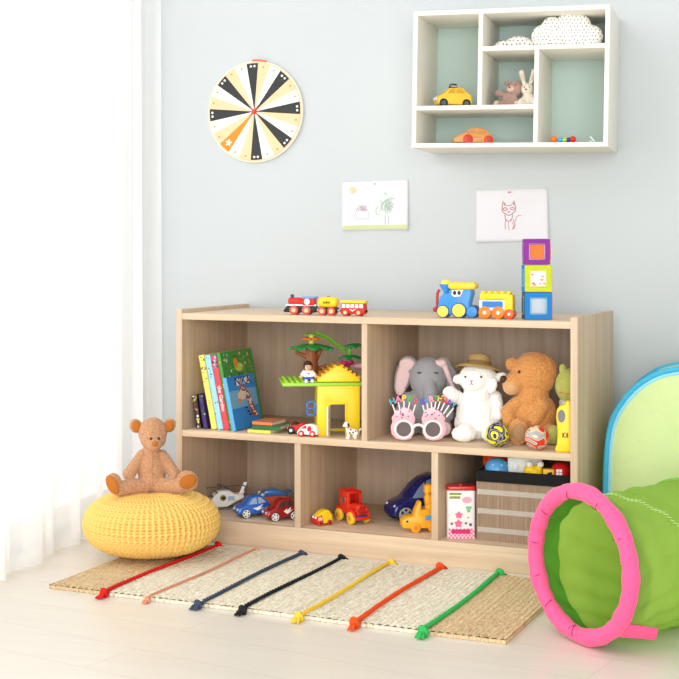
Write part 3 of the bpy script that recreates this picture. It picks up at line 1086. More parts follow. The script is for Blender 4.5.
MB().box((.3, 0, 14.2), (26.4, 10.2, 3)).build('roof', YEL, t, bevel=1)
for i in range(5):
    for s in (-1, 1):
        MB().prism(rrect(-11.2 + i * 4.6, 8.2, -7.6 + i * 4.6, 12, .5), s * 4.4, s * 4.75).build('window', WHITE, t)
for s in (-1, 1):
    MB().cyl((s * 12, 0, 5), (s * 14.2, 0, 5), 1.3).build('coupling', BLACK, t)
MB().prism([(-3.5, 7), (0, 4.6), (3.5, 7), (2.4, 7.2), (0, 5.8), (-2.4, 7.2)], -4.8, -4.4).build('swoosh_mark', WHITE, t)
train_wheels(t, ((-7.6, 3.6), (6.4, 3.6)), 3.6, 5, mat('crimson_wheel', (196, 50, 46), .4), GOLD)

# blue and yellow chunky train
p, k = on(457, .075, 'top')
rz = CASE_A + .12
CHG = 'chunky plastic train on top of the bookcase'
t = thing('toy_engine', 'chunky blue toy engine with yellow cab roof and funnel top', 'toy train', p, rz, k, CHG)
BLT = mat('bright_toy_blue', (58, 142, 214), .35)
LEM = mat('lemon_plastic', (246, 224, 84), .35)
MB().hull([(-17, 5), (-18, 12), (-16, 21), (-11, 24), (-6, 25), (-5, 30), (16, 30), (17, 24), (14, 14), (17, 6), (12, 3), (-12, 3)], lambda z: 8.5).build('body', BLT, t, bevel=2, seg=3)
MB().lathe([(2.6, 22), (2.8, 26), (6.6, 31.5), (6.8, 33), (5, 33.6), (0, 33.6)], (-11, 0, 0), n=24).build('funnel', BLT, t)
MB().ell((-11, 0, 34), (5.2, 5.2, 4)).build('funnel_top', LEM, t)
MB().prism(rrect(-7, 28.5, 20.5, 35.5, 3), -10, 10).build('cab_roof', mat('warm_yellow_plastic', (246, 206, 50), .35), t, bevel=1.4)
for s in (-1, 1):
    w_ = MB().prism([(-4, 23), (-3, 27.6), (3, 28), (8.4, 28), (5, 21.6), (-1, 21)], s * 8.3, s * 8.8).build('cab_window', CREAM, t)
    MB().prism(disc(-.6, 25, 1.7, 2.2, 14), s * 8.75, s * 9).prism(disc(4, 25, 1.7, 2.2, 14), s * 8.75, s * 9).build('window_opening', DKGREY, w_)
MB().tube([(-18, 0, 28), (-20, 0, 24), (-20.4, 0, 14), (-19, 0, 8)], 1.5, 8).ell((-21.5, -3, 8), 2.6).ell((-21.5, 3, 8), 2.6).build('front_buffer', mat('brick_red_plastic', (190, 50, 50), .4), t)
for x_, r_, hw_, m_ in ((-12.5, 6.4, 9.2, LEM), (3.8, 7.6, 9.8, LEM), (16.5, 6.2, 8.6, BLT)):
    for s in (-1, 1):
        wo = MB().cyl((x_, s * (hw_ - 2.4), r_), (x_, s * hw_, r_), r_, n=32).build('wheel', mat('deep_blue_tyre', (40, 92, 150), .4), t, bevel=.5)
        MB().cyl((x_, s * (hw_ - .1), r_), (x_, s * (hw_ + .5), r_), r_ * .86, n=30).build('hub', m_, wo, bevel=.25)
p, k = on(497, .065, 'top')
t = thing('toy_wagon', 'yellow studded toy wagon with orange wheels behind the blue engine', 'toy train', p, rz, k, CHG)
MB().box((-3, 0, 13.6), (27, 15, 11)).build('body', WHITE, t, bevel=.8)
MB().box((12.6, 0, 14.5), (9.5, 15.6, 20)).build('end_wall', YEL, t, bevel=1.6)
tp = MB().box((-1, 0, 22.4), (30, 15.8, 6)).build('top_block', YEL, t, bevel=.8)
for i in range(5):
    for y_ in (-4, 4):
        MB().cyl((-13 + i * 6.4, y_, 25.2), (-13 + i * 6.4, y_, 27.4), 2.3, n=18).build('stud', YEL, tp, bevel=.3)
for s in (-1, 1):
    MB().prism(rrect(-13.5, 11.6, 7, 17.4, 1.2), s * 7.4, s * 7.9).build('side_window', BLUE, t)
    MB().prism(rrect(-14, 10.4, 7.4, 18.6, 1.4), s * 7.3, s * 7.6).build('window_surround', mat('pale_blue_plastic', (176, 212, 236), .4), t)
MB().box((1, 0, 5.6), (30, 13, 5)).build('underframe', ORANGE, t, bevel=.8)
for x_, m_ in ((-11, ORANGE), (2.4, ORANGE), (13.4, mat('red_orange_plastic', (236, 88, 36), .35))):
    for s in (-1, 1):
        r_ = 6.3 if x_ < 10 else 5
        wo = MB().cyl((x_, s * 6, r_), (x_, s * 8.6, r_), r_, n=28).build('wheel', m_, t, bevel=.6)
        MB().cyl((x_, s * 8.4, r_), (x_, s * 8.9, r_), r_ * .3, n=14).build('hub', CREAM, wo)

# magnetic tile tower
def glassy(name, c, a=.55):
    return mat(name, c, .15, spec=.5, alpha=a)


TILE_RGB = dict(blue_tile_frame=(24, 140, 210), lime_yellow_tile_frame=(222, 222, 50), purple_tile_frame=(132, 36, 146), orange_tile_frame=(240, 130, 50), teal_tile_frame=(16, 84, 110))


def tile_cube(z, px, w, size, rz, label, cols, inner, pane_front, k):
    p, _ = on(px, w, 'top')
    p.z = z
    t = thing('magnetic_tile_cube', label, 'magnetic blocks', p, rz, k, 'magnetic cubes in the tower')
    h = size / 2
    for i, (ang, cn) in enumerate(zip((0, PI / 2, PI, -PI / 2), cols)):
        R = Matrix.Rotation(ang, 4, 'Z')
        b = size * .205
        mb = MB()
        T = size * .07
        o_ = rrect(-h + .3, .3, h - .3, size - .3, 1)
        i_ = rrect(-h + b, b, h - b, size - b, 1)
        A = [[mb.bm.verts.new((x_, y_, z_)) for x_, z_ in lp] for lp in (o_, i_) for y_ in (-h, -h + T)]
        n = len(o_)
        for j in range(n):
            q = (j + 1) % n
            for a_, b_ in ((0, 2), (1, 3), (0, 1), (2, 3)):
                mb.bm.faces.new((A[a_][j], A[a_][q], A[b_][q], A[b_][j]))
        bmesh.ops.recalc_face_normals(mb.bm, faces=mb.bm.faces)
        mb._mark()
        for s1 in (-1, 1):
            mb.box((s1 * (h - b / 2), -h - .1, size / 2), (b * .4, .4, size * .34))
            mb.box((0, -h - .1, size / 2 + s1 * (h - b / 2)), (size * .34, .4, b * .4))
        mb.xf(R)
        fr = mb.build('tile', cn, t)
        pm = pane_front if i == 0 else inner
        lipm = mat(cn.name + '_light', [min(255, int(c_ * .6 + 255 * .3)) for c_ in TILE_RGB[cn.name]], .2, spec=.6)
        lp = [(x_ * .98, -h - .15, z_) for x_, z_ in i_]
        MB().tube(lp, .75, 6, closed=True).xf(R).build('inner_lip', lipm, fr)
        MB().box((0, -h + T / 2, size / 2), (size - 2 * b, T * .5, size - 2 * b)).xf(R).build('clear_pane', pm, fr)
    for zz_ in (T / 2, size - T / 2):
        MB().box((0, 0, zz_), (size - 2 * T, size - 2 * T, T * .8)).build('tile', cols[4], t)
    return t


TRB = mat('blue_tile_frame', (14, 122, 196), .5, spec=.25)
TRY = mat('lime_yellow_tile_frame', (196, 204, 30), .5, spec=.25)
TRP = mat('purple_tile_frame', (132, 36, 146), .5, spec=.25)
TRO = mat('orange_tile_frame', (240, 130, 50), .5, spec=.25)
TRD = mat('teal_tile_frame', (16, 84, 110), .5, spec=.25)
p, kk = on(537, .08, 'top')
SZB = 27.5 * kk
fr_ = face(537) + .12
tile_cube(TOP_Z, 537, .08, 27.5, fr_, 'blue magnetic tile cube at the base of the three-block tower', (TRB, TRO, TRB, TRD, TRD), glassy('blue_clear_pane', (170, 214, 236), .35), glassy('pale_clear_pane', (208, 224, 236), .4), kk)
tc_ = tile_cube(TOP_Z + SZB, 536.5, .08, 27.0, fr_, 'lime yellow magnetic tile cube in the middle of the tower', (TRY, TRO, TRY, TRB, TRY), glassy('yellow_clear_pane', (250, 236, 190), .5), mat('white_print_pane', (246, 236, 230), .3), kk)
mb = MB()
rnd = random.Random(3)
for i in range(9):
    cx, cz = rnd.uniform(-6, 6), rnd.uniform(7, 19)
    if i < 5:
        cz = rnd.uniform(6.4, 9)
    mb.prism(disc(cx, cz, rnd.uniform(.8, 2), rnd.uniform(.6, 1.3), 8), -13.4, -12.9)
mb.build('printed_pattern', mat('coral_print', (236, 150, 130), .5), tc_)
tile_cube(TOP_Z + SZB + 27.0 * kk, 536.2, .08, 26, fr_ - .05, 'purple magnetic tile cube with orange centre topping the tower', (TRP, TRO, TRP, TRP, TRP), glassy('orange_clear_pane', (250, 150, 60), .8), mat('orange_pane', (240, 112, 20), .5), kk)

# ================================================================== books (metres, case frame)
PAGE = mat('page_block', (240, 236, 222), .8, spec=.1, bump=(900, .3))


def book(u, w, th, h, d, lean_, col, label, decor=None, yaw=0.0, name='childrens_book', group='children\'s books leaning on the shelf'):
    t = thing(name, label, 'book', cp(u, w, MID_Z), 0, 1, group, rot=(0, -lean_, CASE_A + yaw))
    c = .0014
    if lean_ > 1:
        pass
    cm_ = mat('cover_' + '_'.join(map(str, col)), col, .35, coat=.2)
    mb = MB()
    mb.box((c / 2, d / 2, h / 2), (c, d, h)).box((th - c / 2, d / 2, h / 2), (c, d, h)).box((th / 2, c / 2, h / 2), (th, c, h))
    mb.build('cover', cm_, t)
    MB().box((th / 2, d / 2 - .001, h / 2), (th - 2 * c, d - .006, h - .006)).build('pages', PAGE, t)
    if decor:
        decor(t, th, h, d)
    return t


def spine_spots(cols, n, seed, z0=0, z1=1, r=(.0012, .0026)):
    def f(t, th, h, d):
        rnd = random.Random(seed)
        mb = MB()
        for i in range(n):
            x_, z_ = rnd.uniform(.15, .85) * th, (z0 + (z1 - z0) * rnd.random()) * h
            a, b = rnd.uniform(*r), rnd.uniform(*r)
            a = min(a, x_ - .0004, th - x_ - .0004)
            z_ = min(max(z_, b + .001), h - b - .001)
            mb.m(rnd.randrange(len(cols))).prism(disc(x_, z_, a, b, 8), -.0004, .0)
        mb.build('spine_print', cols, t)
    return f


def px_u(px, w):
    q, _ = at(px, w, MID_Z)
    return (q - Vector((CASE_O.x, CASE_O.y, q.z))).dot(CU)


BW = .035
bu = [px_u(x_, BW) for x_ in (196.6, 203.5, 211.6, 219.2, 227.0, 235.2, 239.4)]
LE = .205
for i_, th_i in ((2, .0175), (3, .0175), (4, .0175), (5, .0115)):
    bu[i_ + 1] = bu[i_] + th_i / math.cos(LE) + .0006
BKB, BKP, BKY, BKG, BKR, BKBR = (mat('print_' + n_, c_, .5) for n_, c_ in (('black', (30, 30, 40)), ('purple', (70, 40, 110)), ('yellow', (240, 220, 60)), ('green', (40, 130, 60)), ('red', (220, 60, 70)), ('brown', (150, 84, 44))))
book(bu[0], BW, .014, .088, .10, .16, (44, 34, 40), 'short dark book with a yellow patterned spine, first from the side panel', spine_spots([BKY, BKY, mat('print_white', (240, 240, 235), .5), BKBR], 22, 1, r=(.002, .004)), .02)
book(bu[1], BW, .013, .09, .10, .17, (62, 38, 108), 'short purple book squeezed between the dark book and yellow book', spine_spots([mat('print_white', (240, 240, 235), .5), BKG, BKB], 12, 2), .02)


def d_yellow(t, th, h, d):
    spine_spots([BKB, BKG, BKR], 16, 4, .6, 1, (.0012, .0024))(t, th, h, d)
    text('spine_lettering', 'a b c', .009, mat('print_olive', (150, 140, 40), .5), t, (th / 2, -.0002, h * .35), (PI / 2, PI / 2, 0), .0001)


book(bu[2], BW, .0175, .197, .17, LE, (243, 232, 108), 'tall pale yellow picture book with a spotted spine', d_yellow)
book(bu[3], BW, .0175, .197, .17, LE, (160, 216, 240), 'tall light blue picture book beside the yellow one', spine_spots([BKB, mat('print_white', (240, 240, 235), .5), BKP, BKG], 18, 5, 0, 1, (.001, .0024)))


def d_red(t, th, h, d):
    text('spine_lettering', 'the Garden', .0145, mat('print_white', (240, 240, 235), .5), t, (th / 2, -.0002, h * .42), (PI / 2, PI / 2, 0), .0001, .0002)
    spine_spots([mat('print_ice', (190, 210, 240), .5), BKP], 10, 6, .8, 1, (.002, .004))(t, th, h, d)


book(bu[4], BW, .0175, .196, .17, LE, (226, 72, 84), 'tall red picture book with white spine lettering', d_red)


def d_green(t, th, h, d):
    spine_spots([BKBR, ORANGE, BKY, BKG], 16, 7, 0, .95, (.002, .004))(t, th, h, d)
    rnd = random.Random(9)
    cols = [mat('leaf_' + str(i), c_, .5) for i, c_ in enumerate(((96, 170, 60), (28, 98, 40), (200, 214, 90), (232, 150, 50), (230, 235, 225), (60, 140, 60)))]
    mb = MB()
    for i in range(90):
        y_, z_ = rnd.uniform(.012, d - .012), rnd.uniform(.55 * h, h - .008)
        ri = rnd.uniform(.0015, .0055)
        mb.m(rnd.choice([0, 0, 1, 1, 2, 3, 4, 5]))
        mb.plate([(th, y_ + ri * math.cos(a) * rnd.uniform(.6, 1.2), z_ + ri * math.sin(a)) for a in [j * PI / 4 for j in range(8)]], (.0003, 0, 0))
    mb.m(2)
    mb.plate([(th, d * .5 + .022 * math.cos(a), h * .78 + .012 * math.sin(a)) for a in [j * PI / 10 for j in range(20)]], (.0002, 0, 0))
    mb.m(3)
    mb.plate([(th, d * .42 + .011 * math.cos(a), h * .84 + .014 * math.sin(a)) for a in [j * PI / 6 for j in range(12)]], (.0006, 0, 0))
    mb.build('cover_print', cols, t)


book(bu[5], BW, .0115, .205, .175, LE, (66, 150, 62), 'tall green picture book with leafy cover behind the blue one', d_green)


def d_blue(t, th, h, d):
    mb = MB()
    band = mat('print_pale_blue', (122, 178, 220), .45)
    wht = mat('print_white', (240, 240, 235), .5)
    cols = [band, mat('print_rust', (170, 78, 44), .5), wht, mat('print_peach', (232, 206, 190), .5), BKB, mat('print_navy', (20, 40, 110), .5), ORANGE]

    def Y(a):
        return a * d

    def Z(b):
        return b * h

    def poly(m_, pts, lift=.0004):
        mb.m(m_).plate([(th, Y(a), Z(b)) for a, b in pts], (lift, 0, 0))
    poly(0, [(0, .40), (1, .40), (1, .73), (0, .73)], .0002)
    # neck and head of a giraffe
    poly(1, [(.55, .66), (.68, .70), (.86, .30), (.94, .16), (.70, .20), (.62, .42)], .0004)
    poly(1, [(b0, b1) for b0, b1 in disc(.50, .70, .13, .085, 16)], .0005)
    poly(3, disc(.44, .62, .15, .085, 16), .0007)
    poly(6, disc(.33, .535, .06, .035, 10), .0009)
    for a, b in ((.45, .78), (.57, .77)):
        poly(1, [(a - .02, b - .02), (a + .02, b - .02), (a + .03, b + .05), (a, b + .06)], .0006)
    rnd = random.Random(2)
    for i in range(26):
        tt = rnd.random()
        a = .60 + .22 * tt + rnd.uniform(-.06, .06)
        b = .66 - .44 * tt + rnd.uniform(-.02, .02)
        poly(2, disc(a, b, .025, .018, 7), .0008)
    for a, b in ((.43, .72), (.55, .74), (.5, .68), (.58, .68), (.48, .76)):
        poly(2, disc(a, b, .022, .016, 7), .0009)
    for a, b in ((.52, .38), (.57, .30), (.62, .24)):
        poly(5, disc(a, b, .05, .022, 8), .0008)
    mb.build('cover_print', cols, t)
    lb = MB()
    lb.plate([(th + .0001, Y(a), Z(b)) for a, b in ((.28, .81), (.82, .83), (.82, .95), (.28, .94))], (.0004, 0, 0))
    lb.build('title_panel', wht, t)
    text('title_lettering', 'NIKA', .030, mat('print_navy', (20, 40, 110), .5), t, (th + .0007, d * .55, h * .885), (PI / 2, 0, PI / 2), .0002, .0004, 1.25)
    MB().box((th / 2, -.0002, h / 2), (th, .0004, h)).build('spine_strip', mat('print_sky', (96, 176, 226), .45), t)


book(bu[6], BW - .012, .0115, .140, .150, LE, (44, 140, 222), 'blue book showing a spotted giraffe on its cover, frontmost of the row', d_blue)


# flat booklets
def flat(px, w, z, lx, ly, th, col, label, yaw):
    p, k = at(px, w, z)
    t = thing('booklet', label, 'book', p, CASE_A + yaw, 1, 'thin booklets lying flat')
    cm_ = mat('cover_' + '_'.join(map(str, col)), col, .35, coat=.2)
    c = .001
    MB().box((0, ly / 2, c / 2), (lx, ly, c)).box((0, ly / 2, th - c / 2), (lx, ly, c)).box((0, c / 2, th / 2), (lx, c, th)).build('cover', cm_, t)
    MB().box((0, ly / 2, th / 2), (lx - .004, ly - .003, th - 2 * c)).build('pages', PAGE, t)
    return t


flat(259, .022, MID_Z, .066, .09, .0085, (232, 226, 96), 'yellow booklet lying flat at the bottom of the little stack', 0)
flat(266, .03, MID_Z + .0086, .078, .09, .010, (40, 110, 52), 'green booklet lying flat in the middle of the little stack', .12)
flat(262, .04, MID_Z + .0187, .058, .08, .0085, (238, 134, 84), 'orange booklet lying flat on top of the little stack', -.03)

# ================================================================== toy house, plate, trees, figure
HY = mat('house_yellow_plastic', (250, 214, 36), .35)
p, k = on(337, .10, 'mid')
ry = face(337) + .10
t = thing('toy_house', 'yellow toy house with stepped gable roof and open white door', 'toy house', p, ry, k)
H0 = 49
W2, DP = 21, 17
wm = MB()
wm.box((-W2 + 1.5, 0, H0 / 2), (3, 2 * DP, H0)).box((W2 - 1.5, 0, H0 / 2), (3, 2 * DP, H0))
wm.prism([(-W2 + .2, 0), (-8.4, 0), (-8.4, 31), (6.4, 31), (6.4, 0), (W2 - .2, 0), (W2 - .2, H0), (-W2 + .2, H0)], -DP - .1, -DP + 3)
wm.box((-16, DP - 1.5, H0 / 2), (6, 3, H0)).box((16, DP - 1.5, H0 / 2), (6, 3, H0)).box((0, DP - 1.5, 42), (28, 3, 14)).box((0, DP - 1.5, 1.5), (28, 3, 3))
wm.build('walls', HY, t, bevel=.25)
rm = MB()
RZ = H0 + 4.2
rm.prism([(-21, RZ), (-21, RZ + 3), (-2, RZ + 15.5), (2, RZ + 15.5), (21, RZ + 3), (21, RZ)], -DP, DP)
roof = rm.build('roof', HY, t, bevel=.4)
for s in (-1, 1):
    for i in range(5):
        x_ = s * (3.5 + i * 4.1)
        z_ = RZ + 15.2 - i * 2.75
        MB().box((x_, 0, z_ + .3), (3.1, 2 * DP - .6, 2.6)).build('roof_step', mat('ochre_plastic', (226, 164, 30), .4), roof, bevel=.3)
dr = MB().box((0, -6, 15.8), (1.2, 12, 29)).build('door', WHITE, t, bevel=.3)
dr.location = (-9, -DP - 1.4, 0)
dr.rotation_euler = (0, 0, -.30)
df = MB()
df.box((-9, -DP, 15.6), (1.4, 2.6, 31)).box((7, -DP, 15.6), (1.4, 2.6, 31)).box((-1, -DP, 31.8), (17.4, 2.6, 1.6))
df.build('door_frame', HY, t, bevel=.2)
pm = MB()
pm.box((.55, -6, 23), (.4, 7, 9)).box((.55, -6, 10), (.4, 7, 10))
pm.build('door_panel', mat('pale_grey_plastic', (214, 212, 206), .4), dr)
sh = MB()
sh.box((-W2 - 5.5, -6, 19.5), (9.6, 1.2, 2.2)).box((-W2 - 5.5, -6, 32.5), (9.6, 1.2, 2.2)).box((-W2 - 5.5, -6, 26), (9.6, 1.2, 1.6)).box((-W2 - 1.6, -6, 26), (1.8, 1.2, 15)).box((-W2 - 9.4, -6, 26), (1.8, 1.2, 15))
sh.box((-W2 - .4, -6, 26), (1.4, 1.6, 9))
sh.build('window_shutter', mat('window_blue_plastic', (62, 116, 196), .4), t, bevel=.25)
# lime plate lies on the house walls
PZ = MID_Z + H0 * k
q = Vector(p)
q.z = PZ + .0003
pl = thing('building_plate', 'lime green studded base plate resting on the toy house walls', 'building plate', q, ry, k)
MB().box((-16.5, 13, 1.7), (78, 62, 3.4)).build('plate', LIME, pl, bevel=.5)
for i in range(6):
    for j in range(8):
        x_, y_ = -51 + i * 5.6, -13 + j * 7.4
        MB().cyl((x_, y_, 3.2), (x_, y_, 4.9), 2, n=16).build('stud', LIME, pl, bevel=.25)
PT = PZ + .0003 + 3.4 * k
# tree
def on_plate(dx, dy):
    a = Matrix.Rotation(ry, 3, 'Z') @ Vector((dx * k, dy * k, 0))
    return Vector((p.x + a.x, p.y + a.y, PT + .0002))


BRN = mat('toy_trunk_brown', (150, 84, 46), .5)
LG = mat('leaf_green_plastic', (36, 150, 70), .35)
LG2 = mat('vine_green_plastic', (120, 186, 60), .4)
tr = thing('toy_tree', 'brown toy tree with flat green leaf crown behind the house gable', 'toy tree', on_plate(-23, 31), ry, k)
mb = MB()
mb.cap((0, 0, 3), (0, 0, 14), 9, 6.5).cap((0, 0, 14), (0, 0, 30), 6.5, 6.2)
mb.cap((-5, 0, 22), (-15, -1, 26), 2.4, 2).cap((-15, -1, 26), (-16.5, -1, 30), 2, 1.7).cap((5, 0, 8), (15, -2, 13), 2.8, 1.8).cap((5, 0, 20), (9, 0, 28), 2.6, 2.4)
for a in range(5):
    mb.cap((0, 0, 5), (11 * math.cos(a * 1.257 + .3), 9 * math.sin(a * 1.257 + .3), 2.2), 4, 2)
tk_ = plush('trunk', mb, BRN, tr, vox=.7, smooth=3)


def leafring(mb, c, n, L_, wd_, droop, th_, ph0=0.0):
    for i in range(n):
        a = 2 * PI * i / n + ph0
        ca, sa = math.cos(a), math.sin(a)
        for s in range(7):
            f = s / 6
            r0 = L_ * f
            ww = wd_ * (math.sin(PI * min(1, .18 + f * .82)) ** .7) + .4
            mb.ell((c[0] + ca * r0, c[1] + sa * r0, c[2] - droop * f * f), (L_ * .13, ww, th_), (0, 0, a), u=12, v=8)
    return mb


mb = leafring(MB(), (0, 0, 33), 7, 22, 7, 3.4, 1.7, .3)
mb.ell((0, 0, 33), (13, 13, 2.4))
plush('leaf_crown', mb, LG, tr, vox=.6, smooth=2)
MB().cyl((0, 0, 34), (0, 0, 46), 3).build('flower_stem', mat('pale_lime_stem', (206, 212, 90), .4), tr, bevel=.5)
mb = MB()
for i in range(6):
    a = i * PI / 3
    mb.ell((6 * math.cos(a), 6 * math.sin(a), 40), (4, 3.2, 1.5), (0, 0, a))
mb.ell((0, 0, 40), (5, 5, 1.6))
plush('flower', mb, ORANGE, tr, vox=.5, smooth=2)
mb = leafring(MB(), (0, 0, 45), 5, 9, 3, 1, 1)
plush('top_leaves', mb, LG2, tr, vox=.5, smooth=2)
vn = []
for i in range(26):
    f = i / 25
    vn.append((4 + 31 * f, 2 - 2 * f, 45 - 5 * f - 13.5 * f ** 1.7))
mb = MB().tube(vn, .8, 8)
for i in range(2, 26, 3):
    x_, y_, z_ = vn[i]
    mb.ell((x_, y_ - 2.2, z_ + .8), (4.4, 2.9, 1.2), (0, .5, .7)).ell((x_, y_ + 2.2, z_ - .6), (4.4, 2.9, 1.2), (0, .5, -.7))
mb.build('vine', LG2, tr)
# second plant behind the roof, on the plate
tr = thing('toy_palm', 'small green toy palm with magenta blossoms right of the toy tree', 'toy tree', on_plate(16, 31), ry, k)
MB().cyl((0, 0, 0), (0, 0, 30), 2).ell((0, 0, 18), (3.4, 3.4, 1.6)).ell((0, 0, 25), (3, 3, 1.4)).build('stem', LG2, tr)
mb = leafring(MB(), (0, 0, 22.5), 6, 12, 4, 3, 1.2, .2)
plush('lower_fronds', mb, LG, tr, vox=.55, smooth=2)
mb = leafring(MB(), (6, 0, 34), 6, 12, 4.4, 3, 1.3, .4)
mb.cap((0, 0, 29), (6, 0, 34), 1.4, 1.4)
plush('upper_fronds', mb, LG, tr, vox=.55, smooth=2)
mb = MB()
for a in range(6):
    mb.ell((-3 + 5.5 * math.cos(a * 1.05), -3 + 3.5 * math.sin(a * 1.05), 15.5 + (a % 2)), (2.6, 2.6, 2))
mb.ell((-3, -3, 14), (4, 3, 3)).cap((0, 0, 13), (-3, -3, 13), 1.5, 1.5)
plush('blossom', mb, MAGENTA, tr, vox=.5, smooth=2)
mb = MB().ell((11, -4, 12), (7, 4, 3.4)).ell((14, -4, 14), (4, 3, 3)).cap((0, 0, 12), (8, -3, 12), 1.6, 1.6)
plush('pale_blossom', mb, mat('dusty_pink_plastic', (222, 168, 186), .4), tr, vox=.5, smooth=2)

# boy figure on the plate
fg = thing('toy_figure', 'toy figure in white shirt and blue trousers sitting on the lime plate', 'toy figure', on_plate(-30, -11), ry + .1, k)
BLK_H = mat('figure_hair', (44, 30, 28), .4)
SKN = mat('figure_skin', (242, 190, 150), .45)
mb = MB()
mb.ell((0, 0, 15.6), (3.7, 3.6, 4.1)).cap((0, 0, 9), (0, 0, 13), 2, 2)
mb.cap((-4, 0, 10), (-7.4, -2.6, 5.6), 1.7, 1.6).cap((4, 0, 10), (7.4, -2.6, 5.6), 1.7, 1.6)
mb.ell((0, .3, 6.5), (4.2, 3, 5.2)).cap((-2.2, 0, 2.4), (-3, -6, 2.4), 2.1, 2.0).cap((2.2, 0, 2.4), (3, -6, 2.4), 2.1, 2.0)
plush('body', mb, SKN, fg, vox=.4, smooth=1)
sh = MB().hull([(-4.6, 5.2), (-4.4, 9), (-3.2, 11.6), (3.2, 11.6), (4.4, 9), (4.6, 5.2)], lambda z: 3.5).cap((-4, 0, 10), (-6, -1.6, 7.6), 2.1, 2.0, 4).cap((4, 0, 10), (6, -1.6, 7.6), 2.1, 2.0, 4)
plush('shirt', sh, WHITE, fg, vox=.4, smooth=2)
sh = MB().ell((0, .2, 3.3), (5, 3.9, 3.4)).cap((-2.3, 0, 2.5), (-3, -5.4, 2.5), 2.45, 2.4).cap((2.3, 0, 2.5), (3, -5.4, 2.5), 2.45, 2.4)
plush('trousers', sh, mat('trouser_blue', (40, 100, 190), .45), fg, vox=.4, smooth=1)
MB().ell((-3, -8, 1.5), (1.9, 1.6, 1.5)).ell((3, -8, 1.5), (1.9, 1.6, 1.5)).build('shoes', WHITE, fg)
mb = MB().ell((0, .8, 17.6), (4.4, 4.2, 3.4)).ell((0, -2.2, 19.3), (3.4, 1.6, 1.4)).ell((-3.6, .6, 16), (1, 2.6, 2.4)).ell((3.6, .6, 16), (1, 2.6, 2.4))
plush('hair', mb, BLK_H, fg, vox=.4, smooth=1)
mb = MB().ell((-1.4, -3.5, 15.6), (.5, .4, .7)).ell((1.4, -3.5, 15.6), (.5, .4, .7))
mb.tube([(-1.2, -3.45, 13.5), (0, -3.6, 13.1), (1.2, -3.45, 13.5)], .22, 6)
mb.build('face_print', BLACK, fg)
MB().prism([(-1.0, 9), (0, 7.8), (1.0, 9), (.5, 9.6), (0, 9.2), (-.5, 9.6)], -3.9, -3.3).build('shirt_emblem', RED, fg)

# two little cars and the dog in front of the house
def rc_extra(t, hf):
    MB().ell((-2.5, 0, 9), (4.5, 5, 3.4)).build('seat_cowl', mat('dark_plum_plastic', (90, 24, 30), .4), t)
    for s in (-1, 1):
        MB().ell((-9.7, s * 2.6, 5.5), (.9, 1.2, 1.2)).build('headlamp', WHITE, t)


car('toy_car', 'little red toy car with black tyres beside the flat booklets', 'toy car', on(298, .055, 'mid'), face(298) - .25, [(-9.5, 2.4), (-10, 6), (-7, 9), (0, 9.6), (6, 11.4), (9.5, 10.4), (10, 2.4)], 5.6, 7, .8, RED, [(-5.8, 3.9, 3.9), (6, 3.9, 3.9)], [], extra=rc_extra, hub=WHITE, hub_r=.4, bevel=1.4)


def wc_extra(t, hf):
    for s in (-1, 1):
        MB().prism(disc(2.4, 7.6, 2.2, 3.4, 16), s * (hf(7.6) + .15), s * (hf(7.6) - .5)).build('side_emblem', RED, t)


car('toy_car', 'rounded white toy car with red wheels before the yellow house', 'toy car', on(308.5, .022, 'mid'), face(308) - .3, [(-10.5, 2), (-10.8, 5), (-8, 8.6), (-3, 11.8), (4, 12.8), (8.6, 10.6), (10.6, 5), (10.4, 2)], 5.6, 5, .72, WHITE, [(-6, 3.2, 3.2), (5.8, 3.2, 3.2)], [[(-6.5, 8.2), (-3, 10.8), (-.6, 11), (-.6, 8.2)]], tyre=RED, hub=WHITE, hub_r=.45, extra=wc_extra, glass=mat('red_window_print', (206, 60, 50), .4), bevel=1.6)
p, k = on(350, .02, 'mid')
dg = thing('toy_dog', 'small white plastic dog with black spots at the house corner', 'toy animal', p, face(350) + .25, k)
mb = MB()
mb.cap((-1, 0, 8.6), (6, 0, 6.4), 3.0, 3.2).cap((-1.5, 0, 9), (-3, 0, 13), 2.2, 2.2).ell((-3.6, -.2, 14.6), (3, 2.6, 2.8)).ell((-6, -.5, 13.6), (1.9, 1.7, 1.5))
mb.cap((-1.5, -1.6, 8), (-2, -1.8, 1.2), 1.4, 1.1).cap((-1.5, 1.6, 8), (-2, 1.8, 1.2), 1.4, 1.1)
mb.cap((6, -2, 6), (4.2, -2.6, 3), 2.2, 1.4).cap((4.2, -2.6, 3), (5.6, -2.6, 1.2), 1.2, 1.1).cap((6, 2, 6), (4.2, 2.6, 3), 2.2, 1.4).cap((4.2, 2.6, 3), (5.6, 2.6, 1.2), 1.2, 1.1)
mb.cap((8.6, 0, 6.6), (11.4, 0, 10), .9, .7)
for x_ in (-2.6, 5):
    mb.ell((x_, -2, .9), (1.6, 1.1, .9)).ell((x_, 2, .9), (1.6, 1.1, .9))
plush('body', mb, mat('dog_white_plastic', (244, 242, 236), .45), dg, vox=.32, smooth=2)
MB().ell((-2.2, -2.5, 14.2), (1.1, .7, 2.1), (0, -.3, 0)).ell((-2.2, 2.3, 14.2), (1.1, .7, 2.1), (0, -.3, 0)).build('ears', BLACK, dg)
MB().ell((-7.8, -.5, 14), (.7, .7, .6)).build('nose', BLACK, dg)
MB().ell((-4.8, -2.3, 15.4), .45).ell((-4.8, 1.8, 15.4), .45).build('eyes', BLACK, dg)
mb = MB()
for c_ in ((0, -2.8, 9.6), (2.4, -3, 7), (5, -3, 8), (7, -2.7, 6), (4, -2.6, 5.4), (-1, -2.8, 6.4), (7.6, -2.2, 8)):
    mb.ell(c_, (.85, .5, .8), u=10, v=6)
mb.build('spots', BLACK, dg)
